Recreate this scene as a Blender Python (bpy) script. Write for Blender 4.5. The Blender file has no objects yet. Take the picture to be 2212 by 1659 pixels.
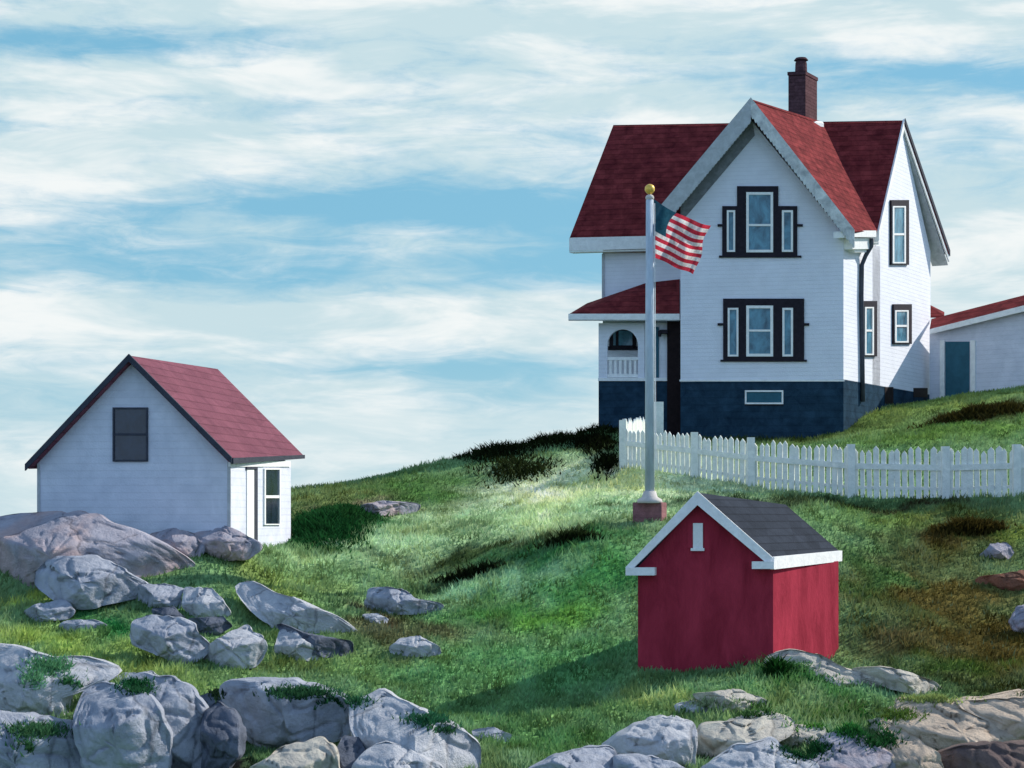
import bpy, bmesh, math, random
import numpy as np
from mathutils import Vector, noise
from mathutils.bvhtree import BVHTree
random.seed(7); rng = np.random.default_rng(7)
scene = bpy.context.scene
COL = scene.collection

# ------------------------------------------------------------------ camera
F = 4200.0            # focal length in units of a 2212-wide picture
EYE = 9.0             # eye height above the sea
UC, VH = 1106.0, 1120.0
cam = bpy.data.cameras.new('camera'); co = bpy.data.objects.new('camera', cam); COL.objects.link(co)
co.location = (0, 0, EYE); co.rotation_euler = (math.radians(90), 0, 0)
cam.sensor_width = 36; cam.lens = F / 2212 * 36; cam.shift_y = (VH - 829.5) / 2212
cam.clip_end = 20000; cam.clip_start = 0.5
scene.camera = co

# ------------------------------------------------------------------ sky
SUN = Vector((.74, .36, .57)).normalized()
SEL = math.asin(SUN.z); SAZ = math.atan2(SUN.x, SUN.y)
w = bpy.data.worlds.new("World"); scene.world = w; w.use_nodes = True
nt = w.node_tree; nt.nodes.clear()
def N(nt, t, **k):
    n = nt.nodes.new(t)
    for a, b in k.items(): setattr(n, a, b)
    return n
def M(nt, op, a, b=None, c=None, clamp=False):
    n = N(nt, 'ShaderNodeMath', operation=op, use_clamp=clamp)
    for i, v in enumerate((a, b, c)):
        if v is None: continue
        if isinstance(v, (int, float)): n.inputs[i].default_value = v
        else: nt.links.new(v, n.inputs[i])
    return n.outputs[0]
def VM(nt, op, a, b):
    n = N(nt, 'ShaderNodeVectorMath', operation=op)
    for i, v in enumerate((a, b)):
        if isinstance(v, tuple): n.inputs[i].default_value = v
        else: nt.links.new(v, n.inputs[i])
    return n
def MIX(nt, f, a, b, bt='MIX'):
    n = N(nt, 'ShaderNodeMix', data_type='RGBA', blend_type=bt)
    for s, v in ((0, f), (6, a), (7, b)):
        if isinstance(v, (int, float)): n.inputs[s].default_value = v
        elif isinstance(v, tuple): n.inputs[s].default_value = (*v, 1)
        else: nt.links.new(v, n.inputs[s])
    return n.outputs[2]
L = nt.links.new
sky = N(nt, 'ShaderNodeTexSky', sky_type='NISHITA', sun_disc=False, sun_elevation=SEL, sun_rotation=SAZ, altitude=0, air_density=1.0, dust_density=.6, ozone_density=2.0)
tc = N(nt, 'ShaderNodeTexCoord'); sep = N(nt, 'ShaderNodeSeparateXYZ'); L(tc.outputs['Generated'], sep.inputs[0])
az = M(nt, 'ARCTAN2', sep.outputs[0], sep.outputs[1]); el = M(nt, 'ARCSINE', sep.outputs[2])
cmb = N(nt, 'ShaderNodeCombineXYZ'); L(az, cmb.inputs[0]); L(el, cmb.inputs[1])
# wind-combed streaks
def streak(sx, sy, det, rough, dist, off):
    v = VM(nt, 'MULTIPLY', cmb.outputs[0], (sx, sy, 1)); v2 = VM(nt, 'ADD', v.outputs[0], off)
    n = N(nt, 'ShaderNodeTexNoise'); n.inputs['Scale'].default_value = 1; n.inputs['Detail'].default_value = det
    n.inputs['Roughness'].default_value = rough; n.inputs['Distortion'].default_value = dist; L(v2.outputs[0], n.inputs['Vector'])
    return n.outputs[0]
n1 = streak(7, 19, 8, .60, .7, (3.1, 0.2, 0)); n2 = streak(22, 110, 6, .62, .8, (7.7, 4.2, 1)); n3 = streak(9, 38, 5, .6, .4, (1.7, 9.2, 5))
# cloud banks (positive) and clear gaps (negative): azimuth, elevation, half width, half height in picture units, weight
BANKS = [(60,40,160,30,.25),(560,30,330,45,.35),(1000,30,300,50,.45),(1420,90,260,70,.15),(2000,60,340,70,.55),(780,120,70,18,.4),(1270,225,60,12,.6),(120,40,60,14,.45),
 (60,150,70,30,.4),(150,170,110,22,.5),(60,225,90,20,.45),(450,160,200,50,.45),(620,165,100,40,.45),(200,320,330,70,.55),(600,330,350,55,.35),(950,260,170,60,.4),
 (250,90,330,45,-.75),(80,270,200,25,-.35),(650,60,200,18,-.25),(1500,130,260,45,-.25),(1950,165,260,30,-.6),(2200,180,200,30,-.6),
 (700,450,420,32,-.6),(1150,450,360,55,-.8),(250,520,420,90,-.55),(1230,570,340,55,-.8),(500,600,500,40,-.35),(900,520,250,30,.15),(1100,350,200,40,.1),
 (350,690,500,55,.5),(1000,690,500,45,.3),(1000,800,340,32,-.6),(650,830,420,12,.1),(150,860,240,60,-.15),(1150,870,330,35,-.25),(900,900,420,25,.3),
 (2120,340,160,70,-.3),(2150,560,230,150,.75),(1000,960,900,60,.3),(1250,700,300,60,.3),(2180,250,150,30,.15),(1300,200,250,70,.1),(1200,760,200,20,.1)]
acc = None
for (u, v, ru, rv, a) in BANKS:
    ca = math.atan((u-UC)/F); ce = math.atan((VH-v)/F*math.cos(ca))
    s = VM(nt, 'SUBTRACT', cmb.outputs[0], (ca, ce, 0)); s = VM(nt, 'MULTIPLY', s.outputs[0], (F/ru, F/rv, 0))
    d = VM(nt, 'DOT_PRODUCT', s.outputs[0], s.outputs[0])
    e = M(nt, 'EXPONENT', M(nt, 'MULTIPLY', d.outputs['Value'], -1.0))
    acc = M(nt, 'MULTIPLY_ADD', e, a, acc if acc is not None else 0.0)
tot = M(nt, 'MULTIPLY_ADD', acc, .85, M(nt, 'MULTIPLY_ADD', M(nt,'SUBTRACT', n1, .5), 1.45, .50))
tot = M(nt, 'MULTIPLY_ADD', M(nt,'SUBTRACT', n2, .5), 1.15, tot)
n4 = streak(14, 34, 9, .66, .25, (12.3, 3.7, 2))
tot = M(nt, 'MULTIPLY_ADD', M(nt,'SUBTRACT', n4, .5), M(nt, 'MINIMUM', M(nt, 'MULTIPLY', M(nt, 'MAXIMUM', M(nt, 'SUBTRACT', el, .10), 0.0), 14.0), 1.3), tot)
# the cloud field lies ahead (north) and low; the rest of the sky is clear
thin = M(nt, 'MULTIPLY', M(nt, 'MAXIMUM', M(nt, 'SUBTRACT', M(nt, 'ABSOLUTE', az), .7), 0.0), .12)
thin = M(nt, 'MULTIPLY_ADD', M(nt, 'MAXIMUM', M(nt, 'SUBTRACT', el, .40), 0.0), .15, thin)
tot = M(nt, 'SUBTRACT', M(nt, 'ADD', tot, .10), thin)
mr = N(nt, 'ShaderNodeMapRange', interpolation_type='SMOOTHSTEP'); mr.inputs[1].default_value = -.08; mr.inputs[2].default_value = .92; L(tot, mr.inputs[0])
mask = mr.outputs[0]
CL = 10.0
skyc = MIX(nt, 1.0, sky.outputs[0], (.92, 1.0, 1.02), 'MULTIPLY')
skyc = MIX(nt, .72, skyc, (.215*CL, .555*CL, .765*CL))
cw = MIX(nt, n3, (.56*CL, .67*CL, .74*CL), (.84*CL, .90*CL, .91*CL))
mr2 = N(nt, 'ShaderNodeMapRange', interpolation_type='SMOOTHSTEP'); mr2.inputs[1].default_value = .40; mr2.inputs[2].default_value = .66; L(n3, mr2.inputs[0])
cw = MIX(nt, mr2.outputs[0], (.58*CL, .745*CL, .80*CL), (.90*CL, .94*CL, .94*CL))
fin = MIX(nt, mask, skyc, cw)
# pale glow low over the sea
gl = N(nt, 'ShaderNodeMapRange', interpolation_type='SMOOTHSTEP'); gl.inputs[1].default_value = .10; gl.inputs[2].default_value = -.01; gl.inputs[3].default_value = 0; gl.inputs[4].default_value = .42; L(el, gl.inputs[0])
fin = MIX(nt, gl.outputs[0], fin, (.80*CL, .89*CL, .90*CL))
# bluish sky gain added beside and behind the viewer (south) to fill shaded fronts
bk = N(nt, 'ShaderNodeMapRange', interpolation_type='SMOOTHSTEP'); bk.inputs[1].default_value = .6; bk.inputs[2].default_value = 1.6; L(M(nt, 'ABSOLUTE', az), bk.inputs[0])
fin = MIX(nt, bk.outputs[0], fin, MIX(nt, 1.0, fin, (1.10, 1.11, 1.36), 'MULTIPLY'))
# sky overhead dimmed to deepen the shadows on the ground
zn = N(nt, 'ShaderNodeMapRange', interpolation_type='SMOOTHSTEP'); zn.inputs[1].default_value = .35; zn.inputs[2].default_value = 1.0; L(el, zn.inputs[0])
fin = MIX(nt, zn.outputs[0], fin, MIX(nt, 1.0, fin, (.42, .46, .55), 'MULTIPLY'))
# low sky brightens towards the horizon
bg = N(nt, 'ShaderNodeBackground'); bg.inputs['Strength'].default_value = .10; L(fin, bg.inputs['Color'])
out = N(nt, 'ShaderNodeOutputWorld'); L(bg.outputs[0], out.inputs['Surface'])

sl = bpy.data.lights.new('sun', 'SUN'); sl.energy = 5.0; sl.angle = math.radians(.6); sl.color = (1, .94, .85)
so = bpy.data.objects.new('sun', sl); COL.objects.link(so); so.rotation_euler = (-SUN).to_track_quat('-Z', 'Y').to_euler(); so.location = (30, 20, 60)
scene.view_settings.view_transform = 'Standard'; scene.view_settings.look = 'None'; scene.view_settings.exposure = 0.0; scene.view_settings.gamma = 1
scene.render.engine = 'CYCLES'
scene.cycles.max_bounces = 5

# ------------------------------------------------------------------ helpers
def P(u, v, d): return Vector(((u-UC)/F*d, d, EYE + (VH-v)/F*d))
def lin(c): return tuple(((x/255)/12.92 if x/255 < .04045 else (((x/255)+.055)/1.055)**2.4) for x in c)
def alb(c, k=1.6): return tuple(min(.9, x/k) for x in lin(c))
class Wall:
    """vertical plane through Q along direction ang (radians from +x); outward normal n"""
    def __init__(s, q, dr, n): s.q = Vector((q[0], q[1])); s.d = Vector(dr).normalized(); s.n = Vector(n).normalized()
    def depth(s, u, off=0):
        q = s.q + s.n*off; k = (u-UC)/F
        return (q.x*s.d.y - q.y*s.d.x)/(k*s.d.y - s.d.x)
    def at(s, u, v, off=0): return P(u, v, s.depth(u, off))
    def n3(s): return Vector((s.n.x, s.n.y, 0))
def front(u, d, deg):
    a = math.radians(deg); p = P(u, VH, d)
    return Wall((p.x, p.y), (-math.cos(a), math.sin(a)), (-math.sin(a), -math.cos(a)))
def side(u, d, deg):
    a = math.radians(deg); p = P(u, VH, d)
    return Wall((p.x, p.y), (math.sin(a), math.cos(a)), (math.cos(a), -math.sin(a)))
WLOC = {}
def tag(o, label=None, cat=None, group=None, kind=None):
    for k, v in (('label', label), ('category', cat), ('group', group), ('kind', kind)):
        if v: o[k] = v
    return o
def thing(name, loc, label, cat, group=None):
    o = bpy.data.objects.new(name, None); COL.objects.link(o); o.location = loc; WLOC[o] = Vector(loc)
    return tag(o, label, cat, group)
class MB:
    def __init__(s): s.bm = bmesh.new()
    def prism(s, pts, vec, dz=None):
        vec = Vector(vec); a = [s.bm.verts.new(p) for p in pts]; b = [s.bm.verts.new(Vector(p)+vec+Vector((0, 0, dz[i] if dz else 0))) for i, p in enumerate(pts)]; n = len(pts)
        s.bm.faces.new(a); s.bm.faces.new(b[::-1])
        for i in range(n): s.bm.faces.new((a[i], b[i], b[(i+1) % n], a[(i+1) % n]))
        return s
    def rect(s, pl, u0, v0, u1, v1, o0, o1):
        """block on a wall between offsets o0 (inner) and o1 (outer)"""
        pts = [pl.at(u0, v0, o1), pl.at(u1, v0, o1), pl.at(u1, v1, o1), pl.at(u0, v1, o1)]
        return s.prism(pts, pl.n3()*(o0-o1))
    def poly(s, pl, uv, o0, o1): return s.prism([pl.at(u, v, o1) for u, v in uv], pl.n3()*(o0-o1))
    def frame(s, pl, u0, v0, u1, v1, t, o0, o1, tv=None):
        tv = tv or t
        s.rect(pl, u0, v0, u1, v0+tv, o0, o1); s.rect(pl, u0, v1-tv, u1, v1, o0, o1)
        s.rect(pl, u0, v0+tv, u0+t, v1-tv, o0, o1); s.rect(pl, u1-t, v0+tv, u1, v1-tv, o0, o1); return s
    def slab(s, pts, th, down=None):
        pts = [Vector(p) for p in pts]
        nn = (pts[1]-pts[0]).cross(pts[2]-pts[0]).normalized()
        if nn.z < 0: nn = -nn
        return s.prism(pts, -nn*th)
    def tube(s, path, r, seg=12, cap=True):
        path = [Vector(p) for p in path]; rings = []
        rr = r if isinstance(r, (list, tuple)) else [r]*len(path)
        for i, p in enumerate(path):
            t = (path[min(i+1, len(path)-1)]-path[max(i-1, 0)]).normalized()
            up = Vector((0, 1, 0)) if abs(t.y) < .8 else Vector((1, 0, 0))
            a = t.cross(up).normalized(); b = t.cross(a).normalized()
            rings.append([s.bm.verts.new(p+(a*math.cos(q)+b*math.sin(q))*rr[i]) for q in [2*math.pi*k/seg for k in range(seg)]])
        for i in range(len(rings)-1):
            for k in range(seg): s.bm.faces.new((rings[i][k], rings[i][(k+1) % seg], rings[i+1][(k+1) % seg], rings[i+1][k]))
        if cap: s.bm.faces.new(rings[0][::-1]); s.bm.faces.new(rings[-1])
        return s
    def ball(s, c, r, sz=1):
        res = bmesh.ops.create_uvsphere(s.bm, u_segments=20, v_segments=12, radius=r)
        for v in res['verts']: v.co.z *= sz; v.co += Vector(c)
        return s
    def build(s, name, mat, parent=None, label=None, smooth=False, bevel=0):
        bmesh.ops.recalc_face_normals(s.bm, faces=s.bm.faces)
        off = WLOC.get(parent, Vector((0, 0, 0)))
        for v in s.bm.verts: v.co -= off
        me = bpy.data.meshes.new(name); s.bm.to_mesh(me); s.bm.free(); me.materials.append(mat)
        o = bpy.data.objects.new(name, me); COL.objects.link(o)
        if smooth: me.polygons.foreach_set('use_smooth', [True]*len(me.polygons))
        if parent is not None: o.parent = parent; WLOC[o] = off
        if label: o['label'] = label
        if bevel:
            b = o.modifiers.new('bevel', 'BEVEL'); b.width = bevel; b.segments = 2; b.limit_method = 'ANGLE'
        return o

# ------------------------------------------------------------------ materials
def paint(name, c, var=.10, rough=.75, bump=.25, scale=1.6, clap=0, spec=.1, shing=.012, joint=.07, stretch=(1, 1, 1), c2=None, bs=22):
    m = bpy.data.materials.new(name); m.use_nodes = True; t = m.node_tree; b = t.nodes['Principled BSDF']
    tc = N(t, 'ShaderNodeTexCoord'); mp = N(t, 'ShaderNodeMapping'); mp.inputs['Scale'].default_value = stretch; t.links.new(tc.outputs['Object'], mp.inputs[0])
    n = N(t, 'ShaderNodeTexNoise'); n.inputs['Scale'].default_value = scale; n.inputs['Detail'].default_value = 7; n.inputs['Roughness'].default_value = .62; n.inputs['Distortion'].default_value = .5
    t.links.new(mp.outputs[0], n.inputs['Vector'])
    mr = N(t, 'ShaderNodeMapRange'); mr.inputs[1].default_value = .3; mr.inputs[2].default_value = .7; t.links.new(n.outputs[0], mr.inputs[0])
    lo = tuple(x*(1-var) for x in (c2 or c)); hi = tuple(min(1, x*(1+var)) for x in c)
    t.links.new(MIX(t, mr.outputs[0], lo, hi), b.inputs['Base Color'])
    b.inputs['Roughness'].default_value = rough; b.inputs['Specular IOR Level'].default_value = spec
    n2 = N(t, 'ShaderNodeTexNoise'); n2.inputs['Scale'].default_value = bs; n2.inputs['Detail'].default_value = 5; t.links.new(mp.outputs[0], n2.inputs['Vector'])
    h = n2.outputs[0]
    if clap:
        sp = N(t, 'ShaderNodeSeparateXYZ'); t.links.new(tc.outputs['Object'], sp.inputs[0])
        fr = M(t, 'FRACT', M(t, 'MULTIPLY', sp.outputs[2], 1/clap))
        h = M(t, 'MULTIPLY_ADD', fr, -1.1, M(t, 'MULTIPLY', h, .55))
        jl = N(t, 'ShaderNodeMapRange'); jl.inputs[1].default_value = .80; jl.inputs[2].default_value = .95; t.links.new(fr, jl.inputs[0])
        ck = N(t, 'ShaderNodeTexWhiteNoise', noise_dimensions='2D'); cv = N(t, 'ShaderNodeCombineXYZ')
        t.links.new(M(t, 'FLOOR', M(t, 'MULTIPLY', M(t, 'ADD', sp.outputs[0], M(t, 'MULTIPLY', M(t, 'FLOOR', M(t, 'MULTIPLY', sp.outputs[2], 1/clap)), .37)), 2.6)), cv.inputs[0]); t.links.new(M(t, 'FLOOR', M(t, 'MULTIPLY', sp.outputs[2], 1/clap)), cv.inputs[1]); t.links.new(cv.outputs[0], ck.inputs['Vector'])
        tone = M(t, 'MULTIPLY', M(t, 'MULTIPLY_ADD', ck.outputs[0], 2*shing, 1-shing), M(t, 'MULTIPLY_ADD', jl.outputs[0], -joint, 1.0))
        cc = N(t, 'ShaderNodeCombineColor'); [t.links.new(tone, cc.inputs[i]) for i in range(3)]
        t.links.new(MIX(t, 1.0, MIX(t, mr.outputs[0], lo, hi), cc.outputs[0], 'MULTIPLY'), b.inputs['Base Color'])
    bp = N(t, 'ShaderNodeBump'); bp.inputs['Strength'].default_value = bump; bp.inputs['Distance'].default_value = .06 if clap else .03; t.links.new(h, bp.inputs['Height']); t.links.new(bp.outputs[0], b.inputs['Normal'])
    return m
WHITE = paint('white_clapboard', (.75, .765, .82), .05, .7, .5, 1.2, clap=.16)
TRIM = paint('white_trim', (.86, .86, .85), .10, .6, .4, 5, bs=14)
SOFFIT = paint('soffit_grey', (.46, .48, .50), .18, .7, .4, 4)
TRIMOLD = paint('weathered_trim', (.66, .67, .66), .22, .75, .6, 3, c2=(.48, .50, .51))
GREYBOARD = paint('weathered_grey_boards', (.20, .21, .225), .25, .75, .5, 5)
MAROON = paint('maroon_shingles', (.205, .036, .036), .30, .85, .7, 2.2, clap=.24, c2=(.15, .022, .028), spec=.03, shing=.16, joint=.4)
NAVY = paint('navy_foundation', (.022, .052, .084), .25, .9, .6, 2.2, clap=.28, shing=.06, joint=.12, c2=(.014, .036, .062), spec=.03)
BLACKTRIM = paint('dark_trim', (.022, .018, .026), .25, .6, .4, 6)
GREYTRIM = paint('dark_grey_trim', (.05, .055, .075), .2, .6, .4, 6)
BROWN = paint('dark_brown', (.018, .011, .012), .3, .7, .4, 5)
TAN = paint('tan_board', (.33, .25, .20), .2, .7, .4, 4)
TEALDOOR = paint('teal_door', (.035, .12, .17), .18, .6, .3, 3)
SHEDWHITE = paint('shed_white_paint', (.67, .69, .77), .07, .75, .4, 1.6, c2=(.61, .64, .73), clap=.19)
SHEDROOF = paint('rose_red_roofing', (.20, .075, .10), .13, .85, .5, 1.4, clap=.22, shing=.09, joint=.3, c2=(.18, .068, .095), spec=.03)
REDWOOD = paint('red_painted_boards', (.36, .036, .062), .16, .8, .5, 2.2, c2=(.28, .024, .045), spec=.03, stretch=(1, 1, .35))
SLATE = paint('slate_grey_roofing', (.035, .042, .056), .18, .9, .5, 2.4, clap=.16, shing=.13, joint=.35, spec=.03)
GOLD = paint('gold_ball', (.85, .55, .12), .05, .35, .1, 5); GOLD.node_tree.nodes['Principled BSDF'].inputs['Metallic'].default_value = .3
POLE = paint('pole_paint', (.52, .60, .66), .14, .75, .4, 3, spec=.08, stretch=(3, 3, .6))
BRICK = paint('chimney_brick', (.10, .050, .056), .3, .9, .7, 6, clap=.14, spec=.03, shing=.15, joint=.3)
BRICKB = paint('base_brick', (.26, .12, .12), .3, .85, .7, 4, clap=.16)
CONC = paint('concrete', (.62, .58, .54), .1, .85, .4, 5)
METAL = paint('drainpipe_grey', (.06, .07, .09), .2, .5, .2, 3)
def glass(name, c1, c2):
    m = paint(name, c1, .25, .12, .12, 2.2, spec=.6, c2=c2, stretch=(1, 1, .6)); return m
GLASS = glass('teal_window_glass', (.10, .28, .38), (.02, .08, .13))
GLASSD = glass('dark_window_glass', (.022, .035, .06), (.012, .018, .03))
FENCE = paint('fence_whitewash', (.88, .88, .82), .08, .8, .5, 5, c2=(.76, .79, .74))

def rockmat(name, a, b_, dark, warm=None):
    m = bpy.data.materials.new(name); m.use_nodes = True; t = m.node_tree; b = t.nodes['Principled BSDF']
    tc = N(t, 'ShaderNodeTexCoord')
    def nz(s, d, r=.6, ds=0):
        n = N(t, 'ShaderNodeTexNoise'); n.inputs['Scale'].default_value = s; n.inputs['Detail'].default_value = d; n.inputs['Roughness'].default_value = r; n.inputs['Distortion'].default_value = ds
        t.links.new(tc.outputs['Object'], n.inputs['Vector']); return n.outputs[0]
    def mrn(x, lo, hi):
        q = N(t, 'ShaderNodeMapRange', interpolation_type='SMOOTHSTEP'); q.inputs[1].default_value = lo; q.inputs[2].default_value = hi; t.links.new(x, q.inputs[0]); return q.outputs[0]
    big = nz(.9, 6, .6, 1.0); fine = nz(9, 8, .7, .3); sp = nz(38, 3)
    c = MIX(t, mrn(big, .38, .62), b_, a)
    c = MIX(t, M(t, 'MULTIPLY', mrn(fine, .5, .75), .38), c, dark)
    c = MIX(t, M(t, 'MULTIPLY', mrn(sp, .62, .72), .35), c, tuple(min(.8, x*1.5) for x in a))
    if warm: c = MIX(t, M(t, 'MULTIPLY', mrn(nz(.55, 4, .5, .6), .42, .62), .5), c, warm)
    t.links.new(c, b.inputs['Base Color']); b.inputs['Roughness'].default_value = .88; b.inputs['Specular IOR Level'].default_value = .2
    vo = N(t, 'ShaderNodeTexVoronoi', feature='DISTANCE_TO_EDGE'); vo.inputs['Scale'].default_value = .42
    wn = N(t, 'ShaderNodeTexNoise'); wn.inputs['Scale'].default_value = 1.5; wn.inputs['Detail'].default_value = 4; t.links.new(tc.outputs['Object'], wn.inputs['Vector'])
    wv = N(t, 'ShaderNodeMix', data_type='VECTOR'); wv.inputs[0].default_value = .3; t.links.new(tc.outputs['Object'], wv.inputs[4]); t.links.new(wn.outputs[1], wv.inputs[5]); t.links.new(wv.outputs[1], vo.inputs['Vector'])
    crack = mrn(vo.outputs[0], 0, .035)
    c = MIX(t, M(t, 'MULTIPLY', M(t, 'SUBTRACT', 1.0, M(t, 'SUBTRACT', mrn(vo.outputs[0], 0, .014), M(t, 'MULTIPLY', mrn(big, .5, .6), -1.0), clamp=True)), .45), c, tuple(x*.25 for x in dark)); t.links.new(c, b.inputs['Base Color'])
    h = M(t, 'ADD', M(t, 'MULTIPLY', fine, 1.3), M(t, 'MULTIPLY_ADD', crack, .5, M(t, 'MULTIPLY', big, 3)))
    bp = N(t, 'ShaderNodeBump'); bp.inputs['Strength'].default_value = .8; bp.inputs['Distance'].default_value = .06; t.links.new(h, bp.inputs['Height']); t.links.new(bp.outputs[0], b.inputs['Normal'])
    return m
GRANITE = rockmat('grey_granite', (.43, .455, .52), (.31, .335, .395), (.13, .145, .185))
GRANITE_PINK = rockmat('pink_tinged_granite', (.41, .40, .46), (.30, .295, .35), (.12, .12, .15), (.55, .36, .31))
GRANITE_PALE = rockmat('pale_granite', (.54, .55, .58), (.43, .445, .485), (.19, .20, .24))
GRANITE_CREAM = rockmat('cream_granite', (.60, .56, .47), (.46, .43, .38), (.20, .185, .17))
GRANITE_TAN = rockmat('tan_granite', (.60, .48, .37), (.46, .37, .29), (.18, .135, .11))
GRANITE_BROWN = rockmat('brown_granite', (.20, .14, .12), (.11, .08, .08), (.05, .04, .04))
GRANITE_RUST = rockmat('rusty_rock', (.30, .12, .07), (.19, .09, .06), (.09, .05, .04))
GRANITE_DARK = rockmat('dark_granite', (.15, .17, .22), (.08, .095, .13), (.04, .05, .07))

# ------------------------------------------------------------------ ground height
CT = []
def c_(u, v, d): p = P(u, v, d); CT.append((p.x, p.y, p.z))
for a in [(1345,1012,64),(1500,1032,61.5),(1620,1052,60),(1840,1074,58),(2040,1077,57),(2212,1072,56),(2400,1070,55),
    (1400,1120,54),(1250,1150,53),(1150,1180,52),(80,1185,50),(300,1190,50),(497,1192,50),(628,1180,56),(640,1190,53),
    (630,1064,66),(720,1050,67),(800,1036,68),(900,1012,69),(1000,990,70),(1150,964,72),(1290,941,76),(1200,1010,66),(1290,1035,63),(1000,1060,64),
    (1470,948,76),(1650,946,76),(1822,935,75),(1900,900,76),(2010,866,79),(2100,852,79),(2212,838,78),(2400,815,78),(1900,960,68),(2212,950,66),(1650,975,70),(2050,920,70),
    (700,1150,57),(850,1110,60),(1000,1110,60),(850,1200,53.5),(1000,1250,52),(1000,1400,45),(1000,1500,41),(1000,1600,37),(1000,1700,33.5),
    (1378,1440,43),(1520,1442,42.8),(1670,1432,42),(1812,1438,45),(1520,1200,50.5),(1750,1180,52),(1700,1090,56),(1250,1300,48.5),(1250,1500,41.3),
    (2000,1200,51.5),(2000,1350,46.5),(2212,1350,46.5),(2212,1200,51.5),(2000,1500,41),(2212,1500,40.5),(2000,1600,37.5),(2212,1620,36.5),(2000,1700,33.5),(2400,1500,40),
    (1500,1540,39),(1700,1540,39),(1500,1620,36),(1700,1620,36),(1500,1700,33.5),
    (300,1300,46.5),(600,1250,50),(500,1350,45.5),(100,1350,45),(0,1250,47.5),(-200,1250,47.5),(300,1440,41.5),(600,1450,42.5),(0,1420,41.5),(0,1540,38),(300,1560,37),(600,1580,37.5),(0,1700,33.5),(300,1700,33.5),(600,1700,33.5),(800,1350,46.5),(800,1500,41),(-300,1500,39)]: c_(*a)
for (x, y, z) in [(-6,90,7),(4,100,7.5),(20,100,10),(36,95,11),(-20,85,6),(-30,60,6.5),(-26,45,5.5),(-22,30,1.5),(0,24,0.2),(15,24,0.4),(26,30,2.5),(34,45,5.5),(40,65,9.5),(40,85,11),(-10,24,0.2),(-3,80,8.8),(5,88,11),(20,88,13)]: CT.append((x, y, z))
CT = np.array(CT)
def tps(r2): return np.where(r2 > 1e-9, .5*r2*np.log(np.maximum(r2, 1e-9)), 0)
n_ = len(CT); K = tps((CT[:, None, 0]-CT[None, :, 0])**2+(CT[:, None, 1]-CT[None, :, 1])**2) + np.eye(n_)*.25
Pm = np.c_[np.ones(n_), CT[:, :2]]
A = np.block([[K, Pm], [Pm.T, np.zeros((3, 3))]]); W = np.linalg.solve(A, np.r_[CT[:, 2], 0, 0, 0])
def height(x, y):
    x = np.asarray(x, float); y = np.asarray(y, float); sh = x.shape; x = x.ravel(); y = y.ravel(); o = np.empty(len(x))
    for i in range(0, len(x), 20000):
        X = x[i:i+20000]; Y = y[i:i+20000]
        o[i:i+20000] = tps((X[:, None]-CT[:, 0])**2+(Y[:, None]-CT[:, 1])**2) @ W[:n_] + W[n_] + W[n_+1]*X + W[n_+2]*Y
    # island edge drops into the sea
    e = np.maximum(np.maximum(np.abs(x-4)-38, 0)/12, np.maximum(np.maximum(y-92, 0)/14, np.maximum(26-y, 0)/5))
    o = o - 14*np.clip(e, 0, 3)**1.3
    o += .05*np.sin(x*1.7+np.sin(y*.9)*1.5)*np.sin(y*1.3+x*.35) + .035*np.sin(x*3.9+y*1.1)*np.sin(y*3.1-x*1.2)
    return np.clip(o, -6, 18).reshape(sh)
def hgt(x, y): return float(height(np.array([x]), np.array([y]))[0])
def hit(u, v, d0=30.0, d1=85.0):
    ds = np.linspace(d0, d1, 600); x = (u-UC)/F*ds; zr = EYE+(VH-v)/F*ds; hz = height(x, ds)
    i = np.argmax(hz > zr)
    return float(ds[i]) if (hz > zr).any() else None

STEP = .33
xs = np.arange(-56, 66, STEP); ys = np.arange(16, 122, STEP); GX, GY = np.meshgrid(xs, ys); GZ = height(GX, GY)
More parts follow.
